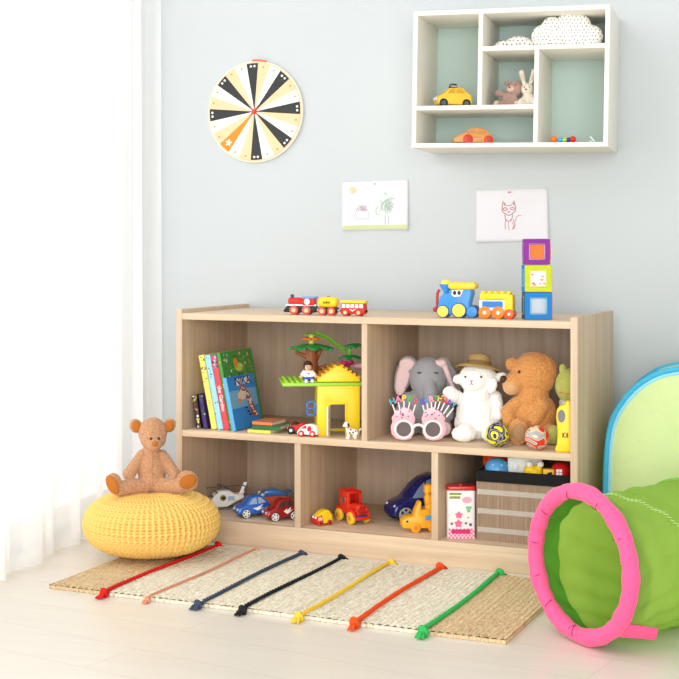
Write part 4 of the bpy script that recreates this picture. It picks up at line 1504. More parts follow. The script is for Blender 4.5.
MB().torus((-2.4, 0, 11.4), 2.2, .5, axis=(.4, 0, 1), n=20, k=6).build('collar', RED, dg)

# ================================================================== plush toys on the middle shelf
# elephant
p, k = on(424, .18, 'mid')
el = thing('plush_elephant', 'grey knitted plush elephant with pink-lined ears beside the white sheep', 'plush toy', p, face(421), k * .94)
EG = fur('grey_knit_plush', (164, 164, 168), .1, 1.6, .8)
EP = fur('pale_pink_plush', (238, 206, 206), .05, 1.2, .3)
mb = MB()
mb.ell((0, 2, 26), (20, 15, 27)).ell((4, -2, 60), (20, 16, 22)).cap((4, -6, 46), (4, -2, 40), 13, 14)
mb.cap((5, -13, 55), (6.6, -20, 46), 8, 7.2).cap((6.6, -20, 46), (6, -22, 36), 7.4, 6.2).cap((6, -22, 36), (4, -25, 26), 6.2, 5)
mb.cap((-12, -4, 10), (-20, -22, 10), 10, 9.5).cap((12, -4, 10), (20, -22, 10), 10, 9.5)
mb.cap((-17, 0, 38), (-25, -12, 22), 7, 7.5).cap((17, 0, 38), (25, -12, 22), 7, 7.5)
body_ = plush('body', mb, EG, el, vox=.85, disp=.5, dsc=1.3, smooth=4)
# ears: grey backs as flat lobes, pink linings
ml = MB()
ml.ell((-22, 0, 62), (9, 4, 19), (0, .22, 0)).ell((-17, 0, 74), (10, 4, 9)).ell((-25, -1, 52), (7, 3.5, 12), (0, .1, 0)).cap((-13, 0, 68), (-20, 0, 66), 5, 5)
plush('ear', ml, EG, el, vox=.7, disp=.4, dsc=1.3, smooth=3)
ml = MB()
ml.ell((-22.4, -3.4, 61.5), (7, 2.2, 17.5), (0, .22, 0)).ell((-18, -3.6, 74.5), (8.4, 2.2, 6.4)).ell((-25, -3.8, 51.5), (5.6, 2, 10.5), (0, .1, 0))
plush('ear_lining', ml, EP, el, vox=.6, smooth=3)
ml = MB()
ml.ell((20, 1, 72), (9, 4, 10)).ell((29, 1, 58), (8, 3.6, 17), (0, -.28, 0)).ell((34, 0, 47), (6.5, 3, 10), (0, -.3, 0)).cap((15, 0, 70), (20, 0, 68), 5, 5)
plush('ear', ml, EG, el, vox=.7, disp=.4, dsc=1.3, smooth=3)
ml = MB()
ml.cap((15, -6, 75), (20, -6.4, 76), 5, 4.4).cap((21, -6, 75), (26, -5.6, 62), 3.6, 3.2).cap((26, -5.6, 62), (34, -4.4, 43), 3.2, 2.6)
plush('ear_lining', ml, EP, el, vox=.6, smooth=3)
for x_ in (-5, 13):
    MB().tube([(x_ - 1.9, -16.2, 67.2), (x_, -16.7, 66), (x_ + 1.9, -16.2, 67)], .7, 6).build('stitched_eye', mat('eye_thread', (54, 52, 56), .8), el)
for x_ in (-22, 22):
    MB().ell((x_ * .95, -30.6, 10), (7.2, 2, 7.2), (0, 0, -.25 if x_ > 0 else .25)).build('foot_pad', EP, el)

# sheep
p, k = on(478, .145, 'mid')
sp = thing('plush_sheep', 'fluffy white plush sheep wearing a straw hat in the middle of the shelf', 'plush toy', p, face(478), k)
WFL = fur('white_fleece', (250, 248, 244), .03, .5, .5)
mb = MB()
mb.ell((0, 0, 25), (22, 16, 26)).ell((0, 2, 16), (24, 17, 16)).ell((0, -2, 61), (19, 15, 16)).cap((0, 0, 44), (0, -1, 52), 15, 14)
mb.cap((-17, -4, 40), (-28, -9, 47), 6, 7).ell((-26, -10, 43), (8, 6, 6)).cap((17, -2, 42), (20, -7, 26), 7, 6.5)
mb.ell((-19, -3, 60), (6, 4, 5)).ell((22, -4, 63), (7, 4, 4.4), (0, -.3, 0))
mb.ell((14, -14, 55), (5, 3, 8), (0, .2, 0))
mb.ell((-14, -20, 8), (12, 10, 8)).ell((12, -20, 8), (8.5, 10, 8)).cap((-10, -6, 9), (-13, -18, 9), 10, 9).cap((10, -6, 9), (12, -18, 9), 9, 8)
plush('body', mb, WFL, sp, vox=.8, disp=1.7, dsc=2.2, smooth=2)
fm = fur('smooth_white_plush', (252, 248, 244), .02, .5, .05)
MB().ell((-4, -12.5, 60), (13.5, 6.2, 11)).build('face', fm, sp)
for x_ in (-12.5, 3):
    MB().ell((x_, -17.6 if x_ < -5 else -18.0, 64), (1.0, .8, 1.2)).build('eye', EYE, sp)
mb = MB().tube([(-8, -19, 60.6), (-6.6, -19.5, 59.6), (-5.2, -19, 60.6)], .45, 6).tube([(-6.6, -19.4, 59.6), (-6.6, -19.2, 57.4)], .4, 6).tube([(-8.4, -18.8, 56.4), (-6.6, -19.1, 57.4), (-4.8, -18.8, 56.4)], .35, 6)
mb.build('stitched_nose', mat('nose_thread', (150, 116, 112), .8), sp)
STR = mat('olive_straw', (178, 152, 96), .85, bump=(2.2, .6), var=(1.2, .2))
hat = MB()
hat.lathe([(0, 0), (10, .0), (15, -.8), (20, -2.6), (23, -4.6), (23.6, -4.2), (20, -1.4), (15, .7), (12, 1.6), (11.4, 6), (10.6, 9.6), (8, 11.4), (0, 12)], n=48, M=Matrix.Translation((1, 1, 73.5)) @ Matrix.Rotation(.12, 4, 'Y') @ Matrix.Rotation(-.22, 4, 'X'))
ho = hat.build('straw_hat', STR, sp, ang=180)
MB().lathe([(12.3, 1.4), (12.4, 4), (11.6, 4.2), (11.6, 1.4)], n=40, M=Matrix.Translation((1, 1, 73.5)) @ Matrix.Rotation(.12, 4, 'Y') @ Matrix.Rotation(-.22, 4, 'X')).build('hat_band', mat('brown_hat_band', (134, 104, 62), .8), ho)

# big brown bear in profile
p, k = on(532, .165, 'mid')
br = thing('plush_bear', 'large golden brown plush bear turned towards the white sheep', 'plush toy', p, face(532), k)
BF = fur('golden_brown_plush', (216, 152, 88), .22, 1.0, 1.0)
mb = MB()
mb.ell((0, 0, 24), (24.5, 17, 25)).ell((6, 0, 28), (19, 17, 20)).ell((2, -1, 67), (22.5, 18, 22.5)).cap((0, 0, 44), (1, 0, 54), 17, 16)
mb.ell((-15, -5, 60), (12, 11, 11)).ell((-21, -6, 57), (8.5, 8, 8.5))
mb.ell((-20, -3, 77), (6.6, 4.4, 7), (0, -.2, .5)).ell((4, 15, 80), (6, 5, 6)).ell((8, 0, 70), (18, 16, 18))
mb.cap((-14, -6, 38), (-24, -10, 30), 8, 7).cap((-24, -10, 30), (-22, -13, 22), 7, 7)
mb.cap((10, -11, 36), (2, -19, 24), 8, 7)
mb.cap((-8, -8, 11), (-13, -24, 12), 11, 10.5).ell((-13, -27, 13), (10, 6.5, 13.5)).cap((12, -8, 10), (20, -22, 10), 11, 9)
plush('body', mb, BF, br, vox=.85, disp=2.2, dsc=1.9, smooth=2)
MB().ell((-28.2, -9, 62.5), (3.4, 3.2, 3.8)).build('nose', mat('dark_brown_nose', (62, 40, 36), .45), br)
MB().ell((-12.5, -14.2, 70.5), 1.6).build('eye', EYE, br)
MB().ell((-20, -9, 55), (9, 7.6, 8.2)).build('muzzle', fur('light_tan_plush', (216, 168, 120), .1, 1.2, .5), br)
MB().ell((-13, -33, 13), (6.4, 1.4, 9)).build('foot_pad', fur('greyed_tan_plush', (176, 140, 100), .1, 1.2, .4), br)

# two little balls
def ball(px, w, r, label, base, cols, seed):
    p, k = on(px, w, 'mid')
    t = thing('toy_ball', label, 'ball', p, face(px), k, 'small patterned balls')
    m = bpy.data.materials.new('ball_swirl_' + str(seed))
    m.use_nodes = True
    nt = m.node_tree
    b = nt.nodes['Principled BSDF']
    b.inputs['Roughness'].default_value = .35
    tc = nt.nodes.new('ShaderNodeTexCoord')
    mp = nt.nodes.new('ShaderNodeMapping')
    mp.inputs['Location'].default_value = (seed * 1.7, seed * .6, seed)
    nt.links.new(tc.outputs['Object'], mp.inputs['Vector'])
    n = nt.nodes.new('ShaderNodeTexNoise')
    n.inputs['Scale'].default_value = .062
    n.inputs['Detail'].default_value = 0
    n.inputs['Distortion'].default_value = 1.1
    nt.links.new(mp.outputs['Vector'], n.inputs['Vector'])
    r_ = nt.nodes.new('ShaderNodeValToRGB')
    r_.color_ramp.interpolation = 'CONSTANT'
    el_ = r_.color_ramp.elements
    el_[0].color = lin(cols[0][1])
    el_[0].position = 0
    el_[1].color = lin(cols[1][1])
    el_[1].position = cols[1][0]
    for pos, c_ in cols[2:]:
        e = el_.new(pos)
        e.color = lin(c_)
    nt.links.new(n.outputs['Fac'], r_.inputs['Fac'])
    nt.links.new(r_.outputs['Color'], b.inputs['Base Color'])
    MB().ell((0, 0, r), r, u=40, v=26).build('ball', m, t)
    return t


NV, YB, GB2 = (28, 30, 66), (240, 226, 50), (158, 160, 168)
ball(497.5, .04, 12.3, 'yellow and navy swirl toy ball at the feet of the sheep', None, [(0, YB), (.36, NV), (.43, GB2), (.465, NV), (.52, YB), (.60, NV), (.64, GB2)], 3)
ball(537, .032, 12.3, 'red and silver swirl toy ball before the brown bear', None, [(0, (222, 56, 34)), (.37, (226, 206, 170)), (.40, (172, 170, 168)), (.47, (226, 206, 170)), (.50, (222, 56, 34)), (.60, (226, 206, 170)), (.63, (172, 170, 168))], 8)

# green plush behind the torch
p, k = on(569, .17, 'mid')
fr = thing('plush_frog', 'olive green plush frog half hidden beside the right side panel', 'plush toy', p, face(569), k)
FG = fur('olive_plush', (184, 190, 100), .12, 1.2, .6)
mb = MB()
mb.ell((0, 0, 20), (12, 10, 20)).ell((0, -2, 58), (14, 12.5, 17)).cap((0, 0, 34), (0, 0, 46), 9, 9).ell((-6, -3, 74), (4, 3.6, 6)).ell((7, -3, 76), (4, 3.6, 6))
mb.cap((-5, -6, 8), (-14, -16, 10), 9, 9.5).cap((6, -6, 8), (8, -14, 9), 8, 8)
plush('body', mb, FG, fr, vox=.8, disp=.9, dsc=1.6, smooth=3)
MB().tube([(-11.6, -6, 53), (-8, -11.2, 51.6), (0, -14, 51), (8, -11, 52)], .6, 6).build('stitched_mouth', mat('orange_thread', (214, 120, 50), .8), fr)
MB().lathe([(8, 36), (9.6, 38), (9.6, 42), (8, 44)], n=24).build('neck_ruff', fur('grey_ruff', (196, 196, 196), .05, 1, .5), fr)
# yellow torch
p, k = on(564, .032, 'mid')
tq = thing('toy_torch', 'yellow plastic toy torch standing upright at the shelf end', 'toy', p, face(564), k)
mb = MB()
mb.hull([(-8.4, 0), (-8.8, 3), (-6.8, 8), (-6.2, 20), (-6.8, 26), (-7.8, 34), (-7, 42), (-3.5, 46.4), (1, 47), (2.2, 51), (6.4, 51), (7, 30), (7, 8), (8.4, 3), (8, 0)], lambda z: 5.4)
mb.build('body', YEL, tq, bevel=1.6, seg=3)
MB().prism(disc(-2.6, 36, 3.8, 6.4, 20), -5.7, -5.1).build('grey_inset', GREY, tq)
for s in (-1,):
    mb = MB().box((-1.2, -5.5, 17), (.8, .5, 5.4)).box((3.6, -5.5, 17), (.8, .5, 5.4)).torus((1.2, -5.5, 17.2), 1.5, .35, n=18, k=6, sz=1.5)
    mb.build('printed_digits', BLACK, tq)

# birthday glasses
p, k = on(420.5, .045, 'mid')
gs = thing('party_glasses', 'pink birthday party glasses with candles and rainbow letters on the shelf', 'party glasses', p, face(420), k)
GP = mat('glossy_pink_frame', (244, 176, 190), .25, spec=.6)
GLN = mat('brown_lens', (74, 40, 38), .08, spec=.7, alpha=.88)
FW_ = mat('glossy_white_frame', (248, 240, 240), .25, spec=.6)
for cx, s in ((-16, -1), (11.8, 1)):
    mb = MB()
    out = [(cx - 9, 3.2), (cx - 13, 8), (cx - 13.8, 15), (cx - 12, 20), (cx - 13, 24), (cx - 10.4, 27.5), (cx - 8.4, 31.5), (cx - 4, 31.6), (cx - 1.2, 35.4), (cx + 3, 33.6), (cx + 6.8, 32), (cx + 9.2, 28), (cx + 11, 23), (cx + 9.6, 18), (cx + 9.8, 9), (cx + 6.4, 3.2), (cx - 1, 1.2)]
    if s > 0:
        out = [(2 * cx - a, b) for a, b in out]
    cen = (cx + s * .6, 12.5)
    inn = []
    N = len(out)
    vo = []
    for yy in (-1.2, 1.2):
        vo.append([mb.bm.verts.new((a, yy, b)) for a, b in out])
        row_ = []
        for a, b in out:
            ang = math.atan2(b - cen[1], a - cen[0])
            row_.append(mb.bm.verts.new((cen[0] + 7.8 * math.cos(ang), yy, cen[1] + 7.6 * math.sin(ang))))
        vo.append(row_)
    for j in range(N):
        q_ = (j + 1) % N
        for a_, b_ in ((0, 1), (2, 3), (0, 2), (1, 3)):
            mb.bm.faces.new((vo[a_][j], vo[a_][q_], vo[b_][q_], vo[b_][j]))
    bmesh.ops.recalc_face_normals(mb.bm, faces=mb.bm.faces)
    mb._mark()
    fr_o = mb.build('cupcake_frame', GP, gs, bevel=.5)
    MB().torus((cen[0], -.8, cen[1]), 8.6, 1.3, n=36, k=8).build('lens_rim', FW_, fr_o)
    MB().cyl((cen[0], -.3, cen[1]), (cen[0], .3, cen[1]), 8).build('lens', GLN, fr_o)
    sk = MB()
    rnd = random.Random(int(cx))
    for i in range(9):
        sk.ell((cx + rnd.uniform(-8, 8), -1.4, rnd.uniform(23, 31)), (.8, .4, .8), u=8, v=6)
    sk.build('sprinkles', mat('plum_sprinkle', (150, 60, 110), .5), fr_o)
    MB().tube([(cx + s * 12, 1, 15), (cx + s * 13.2, 6, 15.4), (cx + s * 12.4, 13, 14.6), (cx + s * 11.4, 16, 10)], .9, 8).build('temple_arm', GP, gs)
MB().tube([(-8.6, -.6, 13.5), (-5, -1, 16.6), (-2, -1.1, 17.2), (1.2, -1, 16.6), (4.4, -.6, 13.5)], 1.5, 8).build('nose_bridge', FW_, gs)
LC = dict(H=(60, 160, 180), A=(240, 120, 160), P=(246, 200, 40), p=(60, 170, 70), Y=(214, 40, 44), B=(66, 70, 180), I=(50, 140, 210), R=(246, 150, 180), T=(50, 160, 80), h=(246, 190, 40), D=(224, 50, 40), a=(110, 60, 160), y=(60, 160, 190))
for word, cx, x0, x1, zt in (('HAPpY', -16, -28, -5, 40), ('BIRThDay', 11.8, 2, 33, 40)):
    n = len(word)
    for i, ch in enumerate(word):
        f_ = i / (n - 1)
        x_ = x0 + (x1 - x0) * f_
        z_ = zt + 5.2 * math.sin(PI * (.12 + .76 * f_)) - 3.5 - (9 * max(0, f_ - .62) if n > 5 else 0)
        xb = cx + (x_ - cx) * .66
        zb = 29 + 4 * math.sin(PI * f_) - abs(f_ - .5) * 8
        MB().tube([(xb, -.2, zb), (x_, -.2, z_ - 1)], .75, 8).build('candle', FW_, gs)
        lm = mat('letter_' + ('%d_%d_%d' % LC[ch]), LC[ch], .3)
        lo = text('letter', ch.upper(), 8.6, lm, gs, (x_, -.6, z_ + 1.6), (PI / 2, (f_ - .5) * .7, 0), .5, .28)
# ================================================================== lowest row: vehicles
# helicopter
p, k = on(226, .15, 'low')
h = thing('toy_helicopter', 'white toy helicopter with dark rotor at the back of the lowest left compartment', 'toy helicopter', p, face(226) + .2, k)
mb = MB()
mb.hull([(-18, 4), (-18, 8), (-13, 15), (-8, 18.5), (2, 19), (8, 15), (17, 14.4), (18, 11), (8, 7), (0, 2.6), (-14, 2.2)], lambda z: 8 if z < 13 else 6)
mb.build('body', WHITE, h, bevel=2.2, seg=3)
MB().hull([(12, 11.5), (17, 12), (22, 25), (18.4, 25.6)], lambda z: 1.5).build('tail_fin', WHITE, h, bevel=.6)
for s in (-1, 1):
    MB().plate([(x_, s * 7.9, z_) for x_, z_ in disc(-4.5, 12, 3.2, 3, 18)], (0, s * .35, 0)).build('side_emblem', mat('olive_emblem', (150, 140, 60), .4), h)
    MB().plate([(x_, s * 8.1, z_) for x_, z_ in disc(-4.2, 12, 1.8, 1.6, 14)], (0, s * .4, 0)).build('emblem_centre', BLACK, h)
    MB().plate([(x_, s * 7.8, z_) for x_, z_ in ((0, 9), (7, 9.5), (6.4, 13.4), (.6, 13.4))], (0, s * .35, 0)).build('cabin_window', mat('pale_tint', (176, 196, 214), .2), h)
MB().prism([(-15.6, 12.2), (-9.6, 17.6), (-8.8, 17.2), (-13, 10.6)], -5.8, 5.8).build('windscreen', mat('grey_tint', (120, 130, 144), .15), h)
ro = MB().cyl((-3, 0, 18), (-3, 0, 22), 1.2).ell((-3, 0, 22), (1.8, 1.8, 1)).build('rotor_mast', GREY, h)
for a in (.15, PI / 2 + .15):
    MB().box((-3, 0, 22), (36 if a < 1 else 30, 2.2, .5), (0, 0, a)).build('rotor_blade', mat('rotor_grey', (84, 86, 92), .4), ro)
MB().box((20, -2, 21), (1.2, .5, 8), (0, .5, 0)).box((20, -2, 21), (1.2, .5, 8), (0, .5 + PI / 2, 0)).build('tail_rotor', mat('rotor_grey', (84, 86, 92), .4), h)
for s in (-1, 1):
    MB().tube([(-13, s * 6, 1.4), (-11, s * 6.4, .8), (6, s * 6.4, .8), (9, s * 6, 1.4)], .8, 8).tube([(-8, s * 4, 4), (-8, s * 6.4, .9)], .6, 6).tube([(2, s * 4, 4), (2, s * 6.4, .9)], .6, 6).build('skid', GREY, h)


BTL = [(-18, 3.4), (-18.5, 7), (-16, 11), (-9, 13.6), (-4.5, 19.5), (1, 22), (7, 21.4), (13, 16), (17.4, 10), (18.5, 6), (18, 3.4)]


def dec(shapes):
    def f(t, hf):
        for nm, m_, poly in shapes:
            for s in (-1, 1):
                MB().plate([(x_, s * (hf(z_) + .2), z_) for x_, z_ in poly], (0, -s * .6, 0)).build(nm, m_, t)
        for s in (-1, 1):
            MB().ell((-17.2, s * 5, 8), (1.6, 1.8, 1.8)).build('headlamp', SILVER, t)
    return f


CARG = 'die-cast toy cars in the lowest left compartment'
car('toy_car', 'metallic blue beetle-shaped toy car with white spoked wheels', 'toy car', on(252.5, .088, 'low'), face(252) + .35, BTL, 9.5, 12, .7, mat('metallic_blue_paint', (44, 112, 206), .2, metal=.25, coat=.6),
    [(-10, 4.6, 4.6), (10.5, 4.6, 4.6)], [[(-7.4, 13.4), (-3, 18.4), (1.4, 19.8), (1.6, 13.4)], [(3, 13.4), (3, 19.8), (6.6, 19.2), (11, 14.6)]], hub=WHITE, spokes=5, hub_r=.4, bevel=2.2,
    extra=dec([('white_flash', WHITE, [(-3, 9.5), (2, 10.4), (8, 13), (5, 9.6), (9, 9.4), (2, 7)])]), glass=mat('silver_blue_tint', (156, 178, 206), .15, spec=.6))
car('toy_car', 'dark red beetle-shaped toy car with white spoked wheels beside the divider', 'toy car', on(281, .08, 'low'), face(280) + .38, BTL, 9.5, 12, .7, mat('metallic_red_paint', (164, 26, 24), .2, metal=.2, coat=.6),
    [(-10, 4.6, 4.6), (10.5, 4.6, 4.6)], [[(-7.4, 13.4), (-3, 18.4), (1.4, 19.8), (1.6, 13.4)], [(3, 13.4), (3, 19.8), (6.6, 19.2), (11, 14.6)]], hub=WHITE, spokes=5, hub_r=.4, bevel=2.2,
    extra=dec([('white_flash', WHITE, [(-1, 9.5), (3, 12), (2, 9.8), (7, 13), (6, 9.4), (10, 11), (3, 6.6)]), ('dark_stripe', BLACK, [(-15, 6), (-8, 9.4), (-7, 8.4), (-14, 5.2)])]), glass=mat('smoky_tint', (66, 48, 50), .15, spec=.6))


def rc2(t, hf):
    MB().hull([(-13, 13), (-8, 18), (3, 19), (12, 14.6), (19, 17.4), (19.6, 16), (12, 12), (-12, 11.5)], lambda z: 7).build('blue_canopy', mat('canopy_blue', (52, 116, 190), .25, coat=.4), t, bevel=1)
    MB().ell((-11, -7.6, 14), (1.8, 1, 1.6)).ell((-11, 7.6, 14), (1.8, 1, 1.6)).build('side_mirror', WHITE, t)


car('toy_car', 'orange toy racer with blue canopy parked behind the other small cars', 'toy car', on(272, .215, 'low'), face(272) + .2, [(-18, 3), (-19, 6), (-15, 10), (-10, 12), (12, 12.4), (17, 11), (18, 6), (17.4, 3)], 9, 9, .85, mat('racer_orange_paint', (226, 86, 36), .3, coat=.4),
    [(-11, 4.6, 4.6), (11, 4.8, 4.8)], [], hub=SILVER, spokes=5, hub_r=.4, bevel=1.6, extra=rc2)

# small yellow and red car
def yr(t, hf):
    MB().hull([(-9.6, 2.2), (-10, 5.6), (-7, 9.6), (-3.4, 11.2), (-2.2, 8), (-1.4, 2.2)], lambda z: 6.4).build('red_front', RED, t, bevel=1)
    for s in (-1, 1):
        MB().plate([(x_, s * 6.6, z_) for x_, z_ in disc(-5.4, 7, 2.4, 2.3, 16)], (0, -s * .5, 0)).build('side_print', mat('peach_print', (248, 206, 176), .4), t)
    MB().ell((-8.6, -2.6, 8), (1, 1.6, 1.4)).ell((-8.6, 2.6, 8), (1, 1.6, 1.4)).build('headlamp', WHITE, t)


car('toy_car', 'tiny rounded yellow toy car with red front beside the red truck', 'toy car', on(322, .06, 'low'), face(322) + .5, [(-9, 2), (-9.4, 5), (-7, 10), (-3, 13.4), (2, 15.6), (6, 14.8), (9, 10), (9.6, 2)], 6.2, 8, .84, YEL,
    [(-5, 2.8, 2.8), (5.4, 2.8, 2.8)], [], tyre=mat('brick_wheel', (200, 60, 40), .4), hub=BLACK, hub_r=.35, bevel=1.6, extra=yr)

# red vintage truck, nose towards the camera's right
p, k = on(353, .125, 'low')
vt = thing('toy_truck', 'red plastic vintage toy truck with chunky yellow wheels', 'toy truck', p, CASE_A + .95, k)
# local -y is the truck's nose
RP2 = mat('truck_red_plastic', (226, 50, 30), .35)
MB().box((0, 0, 7.2), (11, 36, 4)).build('chassis', mat('indigo_plastic', (70, 62, 140), .4), vt, bevel=.6)
cabm = MB()
cabm.box((-7.6, 5, 20), (1.4, 17, 22)).box((7.6, 5, 20), (1.4, 17, 22)).box((0, 13, 20), (16, 1.4, 22)).box((0, -3.2, 14), (16, 1.4, 10))
cabm.box((-6.6, -3.2, 25), (2.4, 1.4, 12)).box((6.6, -3.2, 25), (2.4, 1.4, 12)).box((0, -3.2, 30), (16, 1.4, 2.4))
cb = cabm.build('cab', RP2, vt, bevel=.4)
MB().prism([(-8.6, 30), (-8.6, 32.4), (-5, 31.2), (5, 31.2), (8.6, 32.4), (8.6, 30)], 12.6, 14).build('cab_crest', RP2, cb, bevel=.3)
for s in (-1, 1):
    MB().cyl((s * 8.1, 5, 22), (s * 8.6, 5, 22), 4.2, n=28).build('side_window', mat('truck_window', (120, 96, 70), .3), cb)
    MB().torus((s * 8.4, 5, 22), 4.4, .7, axis=(1, 0, 0), n=28, k=6).build('window_rim', RP2, cb)
MB().hull([(-5.4, 9), (-5, 17), (-3.4, 20), (3.4, 20), (5, 17), (5.4, 9)], lambda z: 6.8).xf(Matrix.Translation((0, -10.4, 0))).build('hood', RP2, vt, bevel=1)
gr = MB()
for i in range(5):
    gr.box((0, -17.4, 10.4 + i * 1.8), (7, .7, .8))
gr.build('grille', mat('deep_red_plastic', (170, 26, 20), .4), vt)
for s in (-1, 1):
    MB().tube([(s * 8, -2, 8), (s * 8, -5.5, 12.5), (s * 8, -10, 14), (s * 8, -14.5, 12), (s * 8, -17, 8)], 1.8, 8).build('fender', RP2, vt)
    MB().ell((s * 5.6, -16.6, 14.4), (1.8, 1.4, 1.8)).build('headlamp', RP2, vt)
MB().box((0, -18.6, 6.4), (17, 1.6, 3)).build('bumper', RP2, vt, bevel=.5)
MB().box((0, 17, 11.5), (16, 8, 5)).build('rear_tray', RP2, vt, bevel=.6)
for y_ in (-10.4, 12.5):
    for s in (-1, 1):
        wo = MB().cyl((s * 6.4, y_, 6.2), (s * 10.6, y_, 6.2), 6.2, n=30).build('wheel', mat('truck_wheel_yellow', (246, 200, 60), .4), vt, bevel=1)
        MB().cyl((s * 10.3, y_, 6.2), (s * 11, y_, 6.2), 2.3).build('hub', mat('truck_hub', (206, 150, 40), .45), wo)

# navy car
def nv(t, hf):
    for s in (-1, 1):
        MB().ell((-23.5, s * 9.6, 16.4), (2.2, 2.4, 1.7)).build('headlamp', SILVER, t)
        MB().plate([(x_, s * (hf(z_) + .2), z_) for x_, z_ in [(-3, 14), (6, 16), (13, 19), (11, 15.4), (4, 13)]], (0, -s * .5, 0)).build('silver_flash', SILVER, t)
    MB().box((-25.8, 0, 9), (1.6, 19, 5)).build('bumper', NAVY, t, bevel=.6)


car('toy_car', 'large dark navy toy car with silver wheels behind the yellow crane truck', 'toy car', on(413, .215, 'low'), face(410) + .42,
    [(-26, 6), (-26.5, 12), (-24, 18), (-10, 23.5), (-1, 35), (8, 42), (19, 45.5), (28, 44), (33, 32), (34, 20), (34, 6)], 14.5, 21, .72, NAVY, [(-14.5, 8.4, 8.4), (21, 8.4, 8.4)],
    [[(-7, 24), (0, 33), (7, 39), (7, 24)], [(9, 24), (9, 39.8), (18, 42.6), (25, 40), (28, 26)]], hub=SILVER, spokes=6, hub_r=.38, glass=mat('blue_grey_tint', (128, 150, 190), .12, spec=.7), bevel=2.4, extra=nv, wd=5)

# yellow crane truck
p, k = on(419, .085, 'low')
ct = thing('toy_crane_truck', 'orange yellow toy construction truck with raised arm before the navy car', 'toy truck', p, face(416) + .22, k)
AY = mat('amber_plastic', (250, 178, 32), .35)
MB().hull([(-18, 5), (-18.6, 12), (-14, 15.4), (-6, 16.6), (-5, 22), (-1, 30.6), (1.6, 30.6), (1, 22), (8, 22.6), (17, 22.6), (17.4, 6), (12, 4), (-12, 4)], lambda z: 7.5 if z < 17 else 5.6).build('body', AY, ct, bevel=1.5, seg=3)
ar = MB()
ar.cyl((10.5, 0, 21), (10.5, 0, 27), 4.6).build('turret', AY, ct, bevel=.8)
am = MB()
am.hull([(6, 26), (5.4, 34), (7, 36), (5, 39), (5.4, 45.5), (9, 47.4), (14.5, 46), (16, 38), (14.4, 34), (15.4, 26)], lambda z: 4.4)
am.build('arm', AY, ct, bevel=1.2)
MB().cyl((10, -5.2, 38), (10, 5.2, 38), 1.8).build('arm_pin', mat('ochre_pin', (206, 130, 30), .4), ct)
for s in (-1, 1):
    MB().plate([(x_, s * 6.2, z_) for x_, z_ in rrect(4.4, 13.4, 12, 21, 1.6)], (0, -s * .7, 0)).build('window_surround', AY, ct)
    MB().plate([(x_, s * 7.75, z_) for x_, z_ in ((3.8, 12), (12, 12.6), (11.4, 17), (6.4, 17))], (0, -s * .5, 0)).build('lower_window', SKYB, ct)
    MB().plate([(x_, s * 5.95, z_) for x_, z_ in ((5.6, 17.2), (11.2, 17.2), (11, 21.2), (7.2, 21.2))], (0, -s * .6, 0)).build('upper_window', SKYB, ct)
    MB().plate([(x_, s * 7.8, z_) for x_, z_ in disc(-13.6, 11.6, 1.2, n=12)], (0, -s * .5, 0)).build('eye_print', BLACK, ct)
wheelset(ct, ((-5, 5, 5), (12.5, 5, 5)), 8, mat('amber_wheel', (244, 164, 30), .4), mat('amber_hub', (226, 140, 24), .4), 3.4, 0, .5)

# ================================================================== tin and basket
p, k = on(460.5, .065, 'low')
tn = thing('storage_tin', 'white tin box with red lid and pink chequered foot beside the basket', 'tin', p, face(460) + .10, k)
TW_ = mat('tin_white', (246, 240, 240), .3, coat=.3)
W_, D_, H_ = 14.2, 9.5, 50


def rr2(w_, d_, r_):
    return rrect(-w_, -d_, w_, d_, r_, 5)


def slab(pts2, z0, z1):
    return MB().plate([(x_, y_, z0) for x_, y_ in pts2], (0, 0, z1 - z0))


slab(rr2(W_, D_, 3), 0, H_).build('tin_body', TW_, tn, bevel=.5)
slab(rr2(W_ + .4, D_ + .4, 3.2), H_ - 2.6, H_ + 2).build('lid', mat('tin_lid_red', (206, 40, 36), .3, coat=.3), tn, bevel=.9)
MB().lathe([(0, 0), (2.2, 0), (2.2, .9), (0, 1)], (0, 0, H_ + 2)).build('lid_knob', mat('tin_lid_red', (206, 40, 36), .3), tn)
mb = MB()
for i in range(14):
    for j in range(5):
        mb.m((i + j) % 2)
        x0 = -W_ + 1.4 + i * (2 * W_ - 2.8) / 14
        mb.box((x0 + (W_ - 1.4) / 14, -D_ - .12, 1.2 + j * 2.0), ((2 * W_ - 2.8) / 14, .3, 2.0))
CHK = [mat('tin_pink', (240, 96, 150), .35), mat('tin_pale_pink', (252, 214, 226), .35)]
mb.build('chequered_band', CHK, tn)
MB().prism(rrect(-10, 5, 9, 9.4, 1), -D_ - .5, -D_ - .25).build('pink_ribbon', mat('tin_magenta', (210, 40, 110), .4), tn)
MB().prism(disc(5.4, 38.5, 5, 3.2, 20), -D_ - .35, -D_ + .1).build('pink_bubble', mat('tin_bubble_pink', (246, 170, 190), .35), tn)
mb = MB()
for z_, w_ in ((44.6, 12), (41, 11)):
    mb.prism(rrect(-12, z_ - 1.3, -12 + w_, z_ + 1.3, .5), -D_ - .35, -D_ + .1)
mb.build('olive_title_bars', mat('tin_olive', (150, 156, 84), .4), tn)
mb = MB()
for (x_, z_, r_, i_) in ((-3, 15, 4.6, 0), (-2.6, 23.5, 4.2, 0), (7, 28, 2.4, 1), (5.8, 31, 2, 1), (8.6, 31, 2, 1), (6.6, 21, 1.2, 1), (9, 14, 1.6, 2), (-9.6, 15, 1.3, 2), (4.4, 15.4, 1.3, 2)):
    mb.m(i_).prism(star(x_, z_, r_, 5, .62) if i_ != 2 else disc(x_, z_, r_, n=10), -D_ - .4, -D_ + .1)
mb.build('flower_print', [mat('tin_flower_pink', (244, 110, 150), .35), mat('tin_leaf_green', (126, 196, 150), .35), mat('tin_violet', (110, 90, 140), .35)], tn)

